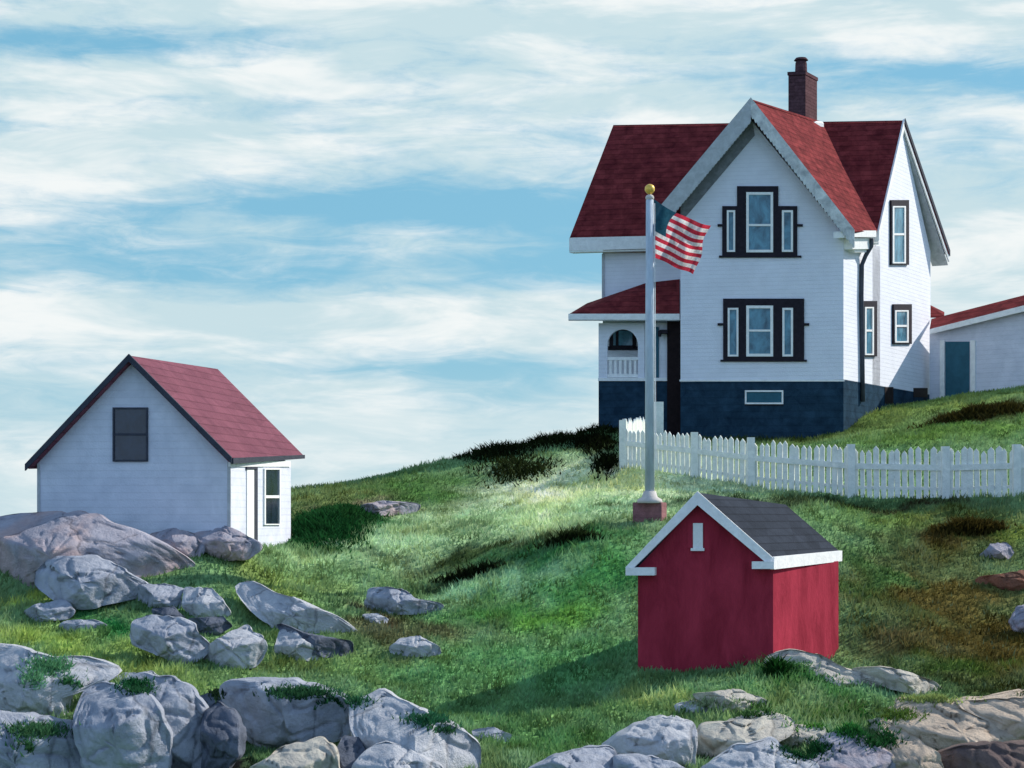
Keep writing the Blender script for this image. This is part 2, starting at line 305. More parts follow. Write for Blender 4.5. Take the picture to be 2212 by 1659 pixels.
# colour patches of the turf: picture place of the centre, half sizes, seen colour
PATCH = [(1900,900,420,45,(104,122,60),.8),(2050,930,260,30,(78,105,42),.7),(2130,893,130,14,(50,42,15),.8),(470,1640,60,60,(22,24,26),.9),(500,1420,60,8,(30,34,24),.6),(160,1600,30,60,(22,24,26),.9),(740,1640,50,30,(22,24,26),.9),(1500,1610,20,40,(22,24,26),.9),(2010,1600,60,30,(40,30,24),.7),(1650,950,300,10,(60,80,35),.7),  # near-black entries: shade of rock gaps and bases painted into the turf
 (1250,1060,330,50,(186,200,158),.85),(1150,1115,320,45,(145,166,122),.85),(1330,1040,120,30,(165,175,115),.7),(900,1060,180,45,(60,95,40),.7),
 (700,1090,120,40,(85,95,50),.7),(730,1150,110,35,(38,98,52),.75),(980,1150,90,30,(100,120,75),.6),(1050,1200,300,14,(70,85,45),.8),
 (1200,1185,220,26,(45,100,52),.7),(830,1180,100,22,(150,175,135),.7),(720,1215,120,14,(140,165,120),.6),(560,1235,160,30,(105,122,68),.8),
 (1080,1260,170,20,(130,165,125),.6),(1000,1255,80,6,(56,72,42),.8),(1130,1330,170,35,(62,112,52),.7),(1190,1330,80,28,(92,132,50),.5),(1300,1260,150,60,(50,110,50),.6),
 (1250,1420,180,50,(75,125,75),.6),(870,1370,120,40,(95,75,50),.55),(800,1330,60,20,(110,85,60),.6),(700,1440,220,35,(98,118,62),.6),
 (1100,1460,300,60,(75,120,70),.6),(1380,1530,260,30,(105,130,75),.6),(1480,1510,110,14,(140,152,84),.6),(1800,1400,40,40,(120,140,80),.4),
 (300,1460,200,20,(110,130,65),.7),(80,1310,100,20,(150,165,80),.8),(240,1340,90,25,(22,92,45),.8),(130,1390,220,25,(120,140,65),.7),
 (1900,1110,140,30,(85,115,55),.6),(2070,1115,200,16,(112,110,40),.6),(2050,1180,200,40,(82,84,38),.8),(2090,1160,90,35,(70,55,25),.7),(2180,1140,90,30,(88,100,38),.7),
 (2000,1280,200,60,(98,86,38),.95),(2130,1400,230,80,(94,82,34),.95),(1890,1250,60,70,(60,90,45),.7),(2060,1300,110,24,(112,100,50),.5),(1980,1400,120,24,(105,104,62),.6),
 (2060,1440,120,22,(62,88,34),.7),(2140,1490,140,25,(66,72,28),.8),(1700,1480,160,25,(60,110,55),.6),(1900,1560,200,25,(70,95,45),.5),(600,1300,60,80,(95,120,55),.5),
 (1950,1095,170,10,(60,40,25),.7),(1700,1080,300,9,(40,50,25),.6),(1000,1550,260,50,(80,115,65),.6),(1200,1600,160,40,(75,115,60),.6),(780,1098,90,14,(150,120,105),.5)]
PW = []
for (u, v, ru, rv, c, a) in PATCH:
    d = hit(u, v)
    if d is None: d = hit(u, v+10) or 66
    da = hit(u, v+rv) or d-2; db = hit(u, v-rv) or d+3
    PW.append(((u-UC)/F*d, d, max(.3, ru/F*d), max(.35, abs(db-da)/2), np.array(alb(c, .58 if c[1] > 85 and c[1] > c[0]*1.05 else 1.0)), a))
BASEC = np.array(alb((92, 120, 78), .58))
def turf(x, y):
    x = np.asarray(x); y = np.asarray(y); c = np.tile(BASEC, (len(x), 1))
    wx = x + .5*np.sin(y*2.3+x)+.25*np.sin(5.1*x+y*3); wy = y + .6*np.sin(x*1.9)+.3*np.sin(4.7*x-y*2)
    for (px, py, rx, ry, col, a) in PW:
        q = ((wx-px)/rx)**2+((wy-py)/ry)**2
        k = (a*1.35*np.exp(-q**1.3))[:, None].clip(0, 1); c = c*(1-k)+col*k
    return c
gm = bpy.data.meshes.new('ground'); nx, ny = len(xs), len(ys)
V = np.c_[GX.ravel(), GY.ravel(), GZ.ravel()]
ii = (np.arange(ny-1)[:, None]*nx+np.arange(nx-1)[None, :]).ravel()
Fq = np.c_[ii, ii+1, ii+nx+1, ii+nx]
def mesh_from(me, V, Fc, k):
    me.vertices.add(len(V)); me.vertices.foreach_set('co', V.astype(np.float32).ravel())
    me.loops.add(len(Fc)*k); me.loops.foreach_set('vertex_index', Fc.astype(np.int32).ravel())
    me.polygons.add(len(Fc)); me.polygons.foreach_set('loop_start', (np.arange(len(Fc))*k).astype(np.int32))
    me.update(calc_edges=True)
mesh_from(gm, V, Fq, 4); gm.polygons.foreach_set('use_smooth', np.ones(len(Fq), bool))
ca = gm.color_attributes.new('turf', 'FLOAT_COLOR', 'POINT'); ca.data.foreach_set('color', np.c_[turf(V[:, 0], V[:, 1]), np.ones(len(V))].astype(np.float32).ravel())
def turfmat(name, groundish):
    m = bpy.data.materials.new(name); m.use_nodes = True; t = m.node_tree; b = t.nodes['Principled BSDF']
    at = N(t, 'ShaderNodeAttribute', attribute_name='turf'); c = at.outputs['Color']
    if groundish:
        tc = N(t, 'ShaderNodeTexCoord'); mp = N(t, 'ShaderNodeMapping'); mp.inputs['Rotation'].default_value = (0, 0, .5); mp.inputs['Scale'].default_value = (1.2, .45, 1); t.links.new(tc.outputs['Object'], mp.inputs[0])
        for s, lo, hi, f in ((1.1, .45, 1.5, .8), (5, .6, 1.5, .7)):
            n = N(t, 'ShaderNodeTexNoise'); n.inputs['Scale'].default_value = s; n.inputs['Detail'].default_value = 7; n.inputs['Distortion'].default_value = .9; n.inputs['Roughness'].default_value = .65; t.links.new(mp.outputs[0], n.inputs['Vector'])
            q = N(t, 'ShaderNodeMapRange'); q.inputs[1].default_value = .3; q.inputs[2].default_value = .7; q.inputs[3].default_value = lo; q.inputs[4].default_value = hi; t.links.new(n.outputs[0], q.inputs[0])
            cc = N(t, 'ShaderNodeCombineColor'); [t.links.new(q.outputs[0], cc.inputs[i]) for i in range(3)]
            c = MIX(t, f, c, cc.outputs[0], 'MULTIPLY')
        bp = N(t, 'ShaderNodeBump'); bp.inputs['Strength'].default_value = .6; bp.inputs['Distance'].default_value = .15; t.links.new(n.outputs[0], bp.inputs['Height']); t.links.new(bp.outputs[0], b.inputs['Normal'])
    else:
        pass
    t.links.new(c, b.inputs['Base Color']); b.inputs['Roughness'].default_value = .9; b.inputs['Specular IOR Level'].default_value = .05
    if not groundish:
        tr = N(t, 'ShaderNodeBsdfTranslucent'); t.links.new(c, tr.inputs[0]); mx = N(t, 'ShaderNodeMixShader'); mx.inputs[0].default_value = .36
        t.links.new(b.outputs[0], mx.inputs[1]); t.links.new(tr.outputs[0], mx.inputs[2]); t.links.new(mx.outputs[0], t.nodes['Material Output'].inputs[0])
    return m
gm.materials.append(turfmat('turf', True)); go = bpy.data.objects.new('ground', gm); COL.objects.link(go); tag(go, kind='structure')
# sea to the horizon
sb = MB(); R_ = 9000
sb.bm.faces.new([sb.bm.verts.new(p) for p in ((-R_, -R_, 0), (R_, -R_, 0), (R_, R_, 0), (-R_, R_, 0))])
sm = paint('sea_water', (.03, .09, .12), .2, .15, .5, .05, spec=.5, bs=.5)
tag(sb.build('sea', sm), kind='structure')

# ------------------------------------------------------------------ keeper's house
FW = front(1822, 75, 12); RW = side(1822, 75, 30)
# main block wall behind the wing
q = RW.q + RW.d*3.3; MW = Wall(q, FW.d, FW.n)
qr = RW.q + RW.d*7.0; RID = Wall(qr, FW.d, FW.n)
qb = RW.q + RW.d*10.7; BW = Wall(qb, FW.d, FW.n)
def X(a, b):  # plan crossing of two walls
    m = np.array([[a.d.x, -b.d.x], [a.d.y, -b.d.y]]); r = np.linalg.solve(m, np.array([b.q.x-a.q.x, b.q.y-a.q.y])); return a.q + a.d*float(r[0])
def zof(v, d): return EYE+(VH-v)/F*d
hx, hd = P(1646, 945, 75.6).x, 75.6
house = thing('keepers_house', (hx, hd, 11.5), 'large two storey white house with dark red roof, chimney and navy foundation on the hilltop', 'house')
zf = zof(822, 75.6)  # foundation top
B = RW.q; Aq = Vector((P(1470, VH, FW.depth(1470)).x, FW.depth(1470))); Cq = qb
# side direction
sd = RW.d
# wing: pentagon wall with depth back into the main block
wing = MB()
def v3(p2, z): return Vector((p2.x, p2.y, z))
zeR = zof(505, 75); zeL = zof(470, 76.3); zap = zof(262, 75.8)
ap2 = Vector((P(1624, VH, FW.depth(1624)).x, FW.depth(1624)))
pent = [v3(Aq, zf), v3(B, zf), v3(B, zeR), v3(ap2, zap), v3(Aq, zeL)]
wing.prism(pent, Vector((sd.x, sd.y, 0))*4.2)
wing.build('wing_wall', WHITE, house)
# main block: pentagon gable end swept to the left end
mL = 12.1*1.0
D3 = Vector((FW.d.x, FW.d.y, 0))
mb = MB(); f2 = q + FW.d*.0
zme = zof(540, 78); zmr = zof(275, 81)
P0 = RW.q+RW.d*3.3; P1 = RW.q+RW.d*7.0; P2 = RW.q+RW.d*10.7
x1302 = MW.depth(1302); Lm = (Vector((P(1302, VH, x1302).x, x1302))-P0).length
mb.prism([v3(P0, zf), v3(P2, zf), v3(P2, zof(545, 84.5)), v3(P1, zmr-.1), v3(P0, zme+.2)], D3*Lm)
mb.build('main_wall', WHITE, house)
# foundations
fo = MB(); dn = Vector((0, 0, -4.5))
S3 = Vector((sd.x, sd.y, 0)); n3 = FW.n3()
base = [v3(Aq, zf-.001), v3(B, zf-.001), v3(RW.q+sd*10.7, zf-.001), v3(RW.q+sd*10.7+FW.d*Lm, zf-.001), v3(P0+FW.d*Lm, zf-.001), v3(MW.q+FW.d*((Vector((P(1470, VH, MW.depth(1470)).x, MW.depth(1470)))-MW.q).length), zf-.001)]
fo.prism(base, dn); fo.build('foundation', NAVY, house)
wt = MB(); wt.rect(FW, 1468, 820, 1824, 824, -.02, .03)
# roofs -------------------------------------------------
dR = RID.depth(1953, 0)
rL = P(1325, 270, RID.depth(1325)); rR = P(1953, 260, RID.depth(1953)); eL = P(1230, 515, MW.depth(1230, .5)); eR = P(1898, 500, MW.depth(1898, .45))
bR = P(2050, 545, BW.depth(2050, -.6)); bL = P(1325, 270, 83.6)+ (bR-rR)
r1 = MB(); r1.slab([rL, rR, eR, eL], .16); r1.build('main_roof', MAROON, house)
r2 = MB(); r2.slab([rL+Vector((0,.02,0)), rR+Vector((0,.02,0)), bR, bL], .16); rb = r2.build('rear_roof', MAROON, house)
f1 = MB(); up = Vector((0, 0, 1))
fsh = n3*.06
f1.prism([eL+fsh+up*.02, eR+fsh+up*.02, eR+fsh-up*.42, eL+fsh-up*.52], -n3*.1)        # eave fascia
f1.prism([eL-up*.54, eR-up*.44, P(1898, 500, MW.depth(1898))-up*.48, P(1240, 515, MW.depth(1240))-up*.58], -up*.05)
f1.build('eave_fascia', TRIM, house)
# rakes of right gable end
rk = MB()
nR = RW.n3()
for a, b, wd in ((rR, eR, .36), (rR, bR, .42)):
    rk.prism([a+nR*.02+up*.05, b+nR*.02+up*.05, b+nR*.02-up*wd, a+nR*.02-up*wd], -nR*.07)
rk.build('gable_rake', TRIM, house)
re_ = MB(); re_.prism([rR+nR*.06+up*.08, bR+nR*.06+up*.08, bR+nR*.06-up*.17, rR+nR*.06-up*.15], -nR*.035); re_.build('rake_edge', GREYTRIM, house)
# bright soffit strip and bracket line under the far rake
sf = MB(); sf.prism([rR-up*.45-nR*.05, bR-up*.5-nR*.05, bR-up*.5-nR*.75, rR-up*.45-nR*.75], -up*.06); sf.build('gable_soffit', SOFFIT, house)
# tan board under left eave and left corner board
tb = MB(); tb.rect(MW, 1302, 536, 1466, 546, -.02, .05); tb.build('frieze_board', TAN, house)
cb = MB(); cb.rect(MW, 1300, 548, 1305, 660, -.02, .06); cb.build('corner_board', SOFFIT, house)
# wing roof
of = .62
aF = FW.at(1622, 214, of); aB = P(1776, 263, 81.75)
reF = FW.at(1846, 500, of); valley = P(1899, 499, 77.55)
leF = FW.at(1421, 455, of); leB = leF + (aB-aF)
wr = MB(); wr.slab([aF, aB, valley, reF], .15); wr.build('wing_roof', MAROON, house)
wl = MB(); wl.slab([aF, leF, leB, aB-up*.05], .15); wl.build('wing_roof', MAROON, house)
# bargeboards with scalloped lower edge
def barge(pa, pb, wd, amp, n, t=.08):
    m = MB(); pts = [pa+n3*.05+up*.06, pb+n3*.05+up*.06]; k = 34
    for i in range(k*3+1):
        s = 1-i/(k*3); p = pa.lerp(pb, s)+n3*.05
        pts.append(p-up*(wd+amp*abs(math.sin(i/3*math.pi))))
    m.prism(pts, -n3*t); return m
bl = barge(aF, leF, .86, .05, 30); bl.build('bargeboard', SOFFIT, house, 'weathered grey left board')
br = barge(aF, reF, .60, .10, 30); br.build('bargeboard', TRIMOLD, house)
# soffit under wing overhang (left slope darker boards)
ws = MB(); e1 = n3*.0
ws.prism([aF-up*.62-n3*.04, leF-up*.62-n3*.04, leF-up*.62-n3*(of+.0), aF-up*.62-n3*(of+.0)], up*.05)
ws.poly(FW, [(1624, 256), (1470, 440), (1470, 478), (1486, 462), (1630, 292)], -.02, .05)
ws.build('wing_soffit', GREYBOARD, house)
# eave return + gutter at right corner
er = MB(); er.rect(RW, 1838, 498, 1893, 512, -.2, .5); er.build('gutter', TRIM, house)
er = MB(); er.rect(RW, 1842, 514, 1880, 538, -.1, .35); er.rect(RW, 1846, 538, 1874, 545, -.1, .25); er.build('eave_return', TRIM, house)
dp = MB(); g = lambda u, v, o: RW.at(u, v, o)
dp.tube([g(1884, 515, .45), g(1882, 532, .4), g(1870, 552, .2), g(1862, 572, .09), g(1861, 640, .09), g(1863, 760, .09), g(1864, 868, .09)], .085, 10); dp.build('drainpipe', METAL, house, smooth=True)

def window(pl, trim, sashes, mats=(BLACKTRIM, TRIM, GLASS), proud=.07, name='window'):
    """trim: list of (u0,v0,u1,v1) dark casing blocks; sashes: (u0,v0,u1,v1,rail or None, thickness)"""
    f = MB()
    for t in trim: f.rect(pl, *t, -.02, proud)
    fo = f.build(name, mats[0], house)
    for (u0, v0, u1, v1, rail, tk) in sashes:
        s = MB(); s.frame(pl, u0, v0, u1, v1, tk, -.01, proud+.03)
        if rail: s.rect(pl, u0+tk, rail-2.2, u1-tk, rail+2.2, -.01, proud+.02)
        s.build('sash', mats[1], fo)
        g = MB(); g.rect(pl, u0+tk, v0+tk, u1-tk, v1-tk, -.01, proud-.015); g.build('pane', mats[2], fo)
    return fo
# upper triple window
def casing(cells, out):   # bars between the cells
    return out
window(FW, [(1592,402,1612,552),(1670,402,1681,552),(1612,402,1670,415),(1560,445,1570,552),(1570,445,1592,454),(1588,454,1592,552),(1570,544,1588,552),
            (1681,445,1722,454),(1681,454,1689,552),(1713,454,1722,552),(1689,544,1713,552),(1612,545,1670,552),(1553,552,1731,556),(1550,484,1560,489),(1722,484,1734,489)],
       [(1612,415,1670,545,486,5.5),(1570,454,1588,544,None,4),(1689,454,1713,544,None,4.5)])
window(FW, [(1562,645,1737,660),(1562,660,1572,770),(1595,660,1612,770),(1670,660,1690,770),(1713,660,1737,770),(1562,770,1737,777),(1556,777,1743,781),(1550,698,1562,703),(1737,698,1748,703),(1572,660,1595,665),(1690,660,1713,665)],
       [(1612,660,1670,770,714,6),(1572,665,1595,770,None,4),(1690,665,1713,770,None,4.5)])
window(FW, [(1609,873,1692,876)], [(1609,843,1692,873,None,3.5)], (BLACKTRIM, TRIM, TEALDOOR), .03, 'basement_window')
# right wall windows
def sidewin(u0, v0, u1, v1, v1b=None):
    window(RW, [(u0, v0, u1, v0+13), (u1-7, v0+13, u1, v1), (u0, v0+13, u0+3, v1), (u0, v1-3, u1-7, v1)], [(u0+3, v0+13, u1-7, v1-3, (v0+v1)/2+4, 3)], (BLACKTRIM, TRIM, GLASS), .09)
sidewin(1926, 432, 1964, 572); sidewin(1866, 650, 1895, 770); sidewin(1931, 657, 1970, 743)
for r in ((1912,836,1930,872),(1974,838,2004,858)):
    b_ = MB(); b_.rect(RW, *r, -.1, .02); b_.build('basement_opening', BROWN, house)
wb = wt.build('water_table', TRIM, house)
# chimney
cz = P(1740, 160, 80.4); CF = front(1740, 80.3, 12); CS = side(1740, 80.3, 30)
ch = MB()
c0 = CF.q; cl_ = Vector((P(1703, VH, CF.depth(1703)).x, CF.depth(1703))); cr_ = Vector((P(1765, VH, CS.depth(1765)).x, CS.depth(1765)))
zt = zof(155, 80.3); zb = 23.0
quad = [c0, cl_, cl_+(cr_-c0), cr_]
ch.prism([v3(p, zb) for p in quad], Vector((0, 0, zt-.12-zb)))
ce = sum((p for p in quad), Vector((0, 0)))/4
ch.prism([v3(ce+(p-ce)*1.07, zt-.12) for p in quad], Vector((0, 0, .14)))
cho = ch.build('chimney', BRICK, house)
pt = MB(); pc = v3(ce+(cl_-c0)*.1, zt); pt.tube([pc, pc+up*.5, pc+up*.62], [.26, .24, .2], 14); pt.tube([pc+up*.62, pc+up*.72], [.3, .22], 14); pt.build('chimney_pot', BRICK, cho, smooth=False)
fl = MB(); fl.prism([v3(c0+Vector((-.05,-.25)), zof(262, 80.2)), v3(cr_+Vector((.25,-.2)), zof(260, 80.6)), v3(cr_+Vector((.25,.1)), zof(256, 80.9)), v3(c0+Vector((-.05,.1)), zof(258, 80.5))], -up*.15); fl.build('flashing', TRIM, cho)

# porch
n_m = MW.n3(); PO = 2.0
pr = MB()
a0 = MW.at(1228, 679, PO+.55); a1 = MW.at(1468, 679, PO+.55); b0 = MW.at(1312, 651, PO-.3); b1 = MW.at(1468, 651, PO-.3); t0 = MW.at(1396, 611, .02); t1 = MW.at(1468, 603, .02)
pr.slab([a0, a1, b1, b0], .08); pr.slab([b0, b1, t1, t0], .08)
k0 = MW.at(1268, 655, .02); pr.slab([a0, b0, t0, k0], .08); pr.build('porch_roof', MAROON, house)
pf = MB(); pf.prism([a0+up*.02+n_m*.04, a1+up*.02+n_m*.04, a1-up*.22+n_m*.04, a0-up*.22+n_m*.04], -n_m*.1); pf.build('porch_fascia', TRIM, house)
pc_ = MB(); pc_.prism([a0-up*.2, a1-up*.2, MW.at(1468, 679, 0)-up*.2, MW.at(1250, 679, 0)-up*.2], -up*.06); pc_.build('porch_ceiling', SOFFIT, house)
# porch foundation
pfo = MB(); pfo.rect(MW, 1293, 823, 1441, 1010, 0, PO); pfo.build('porch_foundation', NAVY, house)
pp = MB(); pp.rect(MW, 1292, 816, 1442, 823, -.02, PO+.06); pp.build('porch_deck', TRIM, house)
# arched front panel
arch = MB(); outl = [(1293, 698), (1392, 698), (1392, 772), (1379, 772)]
for i in range(13):
    a = math.pi*i/12; outl.append((1346+31*math.cos(a), 742-32*math.sin(a)))
outl += [(1313, 816), (1293, 816)]
outl = [(1293, 698), (1392, 698), (1392, 816), (1378, 816)]+[(1345+33*math.cos(math.pi*i/12), 745-34*math.sin(math.pi*i/12)) for i in range(13)]+[(1312, 816), (1293, 816)]
arch.poly(MW, outl, PO-.16, PO); arch.build('porch_arch', WHITE, house)
r_ = MB(); r_.rect(MW, 1312, 771, 1378, 778, PO-.12, PO-.02); r_.rect(MW, 1312, 808, 1378, 815, PO-.12, PO-.02)
for k in range(6): r_.rect(MW, 1316+k*10.6, 778, 1321.5+k*10.6, 808, PO-.10, PO-.04)
r_.build('porch_railing', TRIM, house)
hl = window(MW, [(1316,706,1374,712),(1316,712,1322,752),(1368,712,1374,752),(1312,748,1378,756),(1330,712,1336,748)], [(1322,712,1368,748,None,2)], (BLACKTRIM, BLACKTRIM, GLASS), .08, 'porch_window')
ew = MB(); ew.rect(MW, 1392, 698, 1442, 816, PO-.3, PO-.15); ew.build('entry_wall', WHITE, house)
ed = MB(); ed.rect(MW, 1411, 706, 1423, 816, PO-.15, PO-.1); ed.build('entry_door', TEALDOOR, house)
dk = MB(); dk.rect(MW, 1441, 692, 1470, 1000, .3, PO+.1); dk.build('dark_corner_block', BROWN, house)  # plain dark block closing the corner between porch and wing
lt = MB(); lt.rect(MW, 1424, 712, 1442, 720, PO-.1, PO+.25); lt.rect(MW, 1421, 714, 1427, 726, PO+.05, PO+.3); lt.build('porch_lantern', BLACKTRIM, house)

# ------------------------------------------------------------------ covered passage on the right
pa = P(2004, VH, 83.2); pb = P(2420, VH, 77.6)
dd = Vector((pb.x-pa.x, pb.y-pa.y)).normalized(); GW = Wall((pa.x, pa.y), dd, (dd.y, -dd.x)) if dd.y*pa.x-dd.x*pa.y < 0 else Wall((pa.x, pa.y), dd, (-dd.y, dd.x))
if GW.n.y > 0: GW.n = -GW.n
pas = thing('covered_passage', GW.at(2110, 855, 0), 'low grey walled passage with red roof joining the house at the right edge', 'building')
m = MB(); m.poly(GW, [(2008, 715), (2420, 612), (2420, 960), (2008, 960)], -2.4, 0); m.build('wall', SHEDWHITE, pas)
pl_ = lambda u, v, o: GW.at(u, v, o)
m = MB(); m.slab([pl_(2008, 711, .35), pl_(2420, 607, .35), pl_(2420, 584, -1.0), pl_(2012, 689, -1.0)], .1); m.build('roof', MAROON, pas)
m = MB(); m.prism([pl_(2008, 711, .37), pl_(2420, 607, .37), pl_(2420, 622, .37), pl_(2008, 722, .37)], -GW.n3()*.08); m.build('fascia', TRIM, pas)
m = MB(); m.rect(GW, 2042, 738, 2093, 880, -.1, .05); m.build('door', TEALDOOR, pas)
m = MB(); m.rect(GW, 2096, 735, 2106, 880, -.1, .06); m.rect(GW, 2030, 735, 2040, 880, -.1, .06); m.build('door_frame', TRIM, pas)
m = MB(); m.slab([P(1996, 652, 86), P(2040, 674, 86), P(2040, 682, 85), P(1996, 682, 85)], .1)
m.build('rear_roof', MAROON, pas)

# ------------------------------------------------------------------ grey shed
F2 = front(497, 50, 8); S2 = side(497, 50, 8)
shed = thing('gabled_shed', (P(290, 1185, 50.5).x, 50.5, P(290, 1190, 50.5).z), 'white gabled shed with rose red roof behind the boulders at the left', 'shed')
m = MB(); s3 = S2.d; 
d82 = F2.depth(82); a = P(82, 1230, d82); b = P(497, 1230, 50); ap = P(278, 782, F2.depth(278)); al = P(82, 988, d82); bl_ = P(497, 992, 50)
m.prism([a, b, bl_, ap, al], Vector((s3.x, s3.y, 0))*6.2); m.build('wall', SHEDWHITE, shed)
of = .28
A0 = F2.at(279, 768, of); L0 = F2.at(55, 1006, of); R0 = F2.at(501, 991, of)
A1 = P(470, 797, 58.2); R1 = P(656, 984, 57.6); L1 = L0+(A1-A0)
m = MB(); m.slab([A0, A1, R1, R0], .12); m.build('roof', SHEDROOF, shed)
m = MB(); m.slab([A0, L0, L1, A1], .12); m.build('roof', SHEDROOF, shed)
m = MB(); nn = F2.n3()
for e in (L0, R0): m.prism([A0+nn*.05+up*.04, e+nn*.05+up*.04, e+nn*.05-up*.13, A0+nn*.05-up*.15], -nn*.08)
m.build('rake_board', GREYTRIM, shed)
m = MB(); m.prism([R0+S2.n3()*.04+up*.02, R1+S2.n3()*.04+up*.02, R1+S2.n3()*.04-up*.09, R0+S2.n3()*.04-up*.13], -S2.n3()*.07); m.build('eave_board', GREYTRIM, shed)
m = MB(); m.rect(F2, 80, 1000, 86, 1200, -.02, .03); m.build('corner_board', SOFFIT, shed); m = MB(); m.rect(F2, 491, 996, 498, 1200, -.02, .03); m.build('corner_board', SOFFIT, shed)
fr = MB(); fr.frame(F2, 243, 880, 319, 997, 4, -.02, .05); fr.rect(F2, 247, 936, 315, 941, -.02, .04); fr = fr.build('window', GREYTRIM, shed)
m = MB(); m.rect(F2, 247, 884, 315, 993, -.02, .02); m.build('pane', GLASSD, fr)
m = MB(); m.rect(S2, 534, 1014, 549, 1190, -.1, .03); dr = m.build('door', TRIM, shed)
m = MB(); m.rect(S2, 549, 1014, 557, 1190, -.1, .02); m.rect(S2, 534, 1008, 557, 1014, -.1, .05); m.build('door_gap', GREYTRIM, shed)
m = MB(); m.frame(S2, 572, 1012, 607, 1134, 2.5, -.02, .05); m.rect(S2, 574.5, 1070, 604.5, 1076, -.02, .04); fr = m.build('window', TRIM, shed)
m = MB(); m.rect(S2, 574.5, 1014.5, 604.5, 1131.5, -.02, .02); m.build('pane', GLASSD, fr)
m = MB(); m.rect(S2, 498, 996, 628, 1008, -.02, .04); m.build('frieze_board', TRIM, shed)

# ------------------------------------------------------------------ red oil house
F3 = front(1670, 42, 12); S3w = side(1670, 42, 28)
red = thing('red_shed', (P(1560, 1438, 43).x, 43, P(1560, 1438, 43).z), 'small dark red gabled shed with white trim and slate grey roof below the fence', 'shed')
s3 = Vector((S3w.d.x, S3w.d.y, 0)); d13 = F3.depth(1378)
fr_ = [P(1378, 1475, d13), P(1670, 1475, 42), P(1670, 1215, 42), P(1510, 1078, F3.depth(1510)), P(1378, 1212, d13)]
m = MB(); m.prism(fr_, s3*4.4, [0, 0, -.06, -.42, -.22]); m.build('wall', REDWOOD, red)
of = .2
A0 = F3.at(1507, 1064, of); L0 = F3.at(1352, 1228, of); R0 = F3.at(1668, 1206, of)
A1 = P(1697, 1090, 46.6); R1 = P(1815, 1192, 46.2); L1 = L0+(A1-A0)
m = MB(); m.slab([A0, A1, R1, R0], .1); m.build('roof', SLATE, red)
m = MB(); m.slab([A0, L0, L1, A1], .1); m.build('roof', SLATE, red)
nn = F3.n3(); m = MB()
m.prism([A0+nn*.06+up*.03, R0+nn*.06+up*.03, R0+nn*.06-up*.2, A0+nn*.06-up*.27], -nn*.09)
m.prism([A0+nn*.062+up*.03, L0+nn*.06+up*.03, L0+nn*.06-up*.16, A0+nn*.062-up*.27], -nn*.09)
m.build('rake_board', TRIM, red)
m = MB(); m.prism([R0+S3w.n3()*.05+up*.03, R1+S3w.n3()*.05+up*.03, R1+S3w.n3()*.05-up*.22, R0+S3w.n3()*.05-up*.24], -S3w.n3()*.09); m.build('eave_board', TRIM, red)
m = MB(); m.rect(F3, 1352, 1226, 1414, 1243, 0, .3); m.build('eave_return', TRIM, red)
m = MB(); m.rect(F3, 1624, 1213, 1672, 1229, 0, .3); m.build('eave_return', TRIM, red)
m = MB(); m.rect(F3, 1497, 1130, 1518, 1184, -.02, .05); m.rect(F3, 1492, 1184, 1521, 1190, -.02, .08); m.build('gable_vent', TRIM, red)
m = MB(); m.rect(F3, 1485, 1130, 1497, 1184, -.02, .02); m.build('vent_shutter', REDWOOD, red)

# ------------------------------------------------------------------ flagpole and flag
pd = 54.0; bx = P(1403, 1080, pd)
pole = thing('flagpole', (bx.x, bx.y, P(1403, 1118, pd).z), 'tall pale flagpole with gold ball on a brick block', 'flagpole')
bt = P(1403, 1083, pd).z; bb = P(1403, 1118, pd).z-.35
FB = front(1429, 53.6, 12); SB = side(1429, 53.6, 30)
m = MB(); p0 = FB.q; p1 = Vector((P(1366, VH, FB.depth(1366)).x, FB.depth(1366))); p2 = Vector((P(1441, VH, SB.depth(1441)).x, SB.depth(1441)))
qd = [p0, p1, p1+(p2-p0), p2]; m.prism([v3(p, bb) for p in qd], up*(bt-bb-.03)); m.build('brick_base', BRICKB, pole, bevel=.03)
cc = sum((p for p in qd), Vector((0, 0)))/4
m = MB(); m.tube([v3(cc, bt-.05), v3(cc, bt+.05), v3(cc, bt+.12), v3(cc, bt+.28)], [.36, .34, .22, .17], 18); m.build('concrete_footing', CONC, pole, smooth=True)
tp = P(1402, 434, pd).z
m = MB(); m.tube([v3(cc, bt), v3(cc, (bt+tp)/2), v3(cc, tp)], [.135, .125, .105], 20); m.build('mast', POLE, pole, smooth=True)
m = MB(); m.ball(v3(cc, tp+.06), .12, .8); m.build('truck_cap', CONC, pole, smooth=True)
m = MB(); m.ball(v3(cc, tp+.30), .14, 1); m.tube([v3(cc, tp+.1), v3(cc, tp+.2)], .04, 8); m.build('finial_ball', GOLD, pole, smooth=True)
m = MB(); m.tube([v3(cc, tp-.1)+Vector((.13, -.06, 0)), v3(cc, bt+1.2)+Vector((.16, -.06, 0))], .012, 6); m.build('halyard', TRIM, pole)

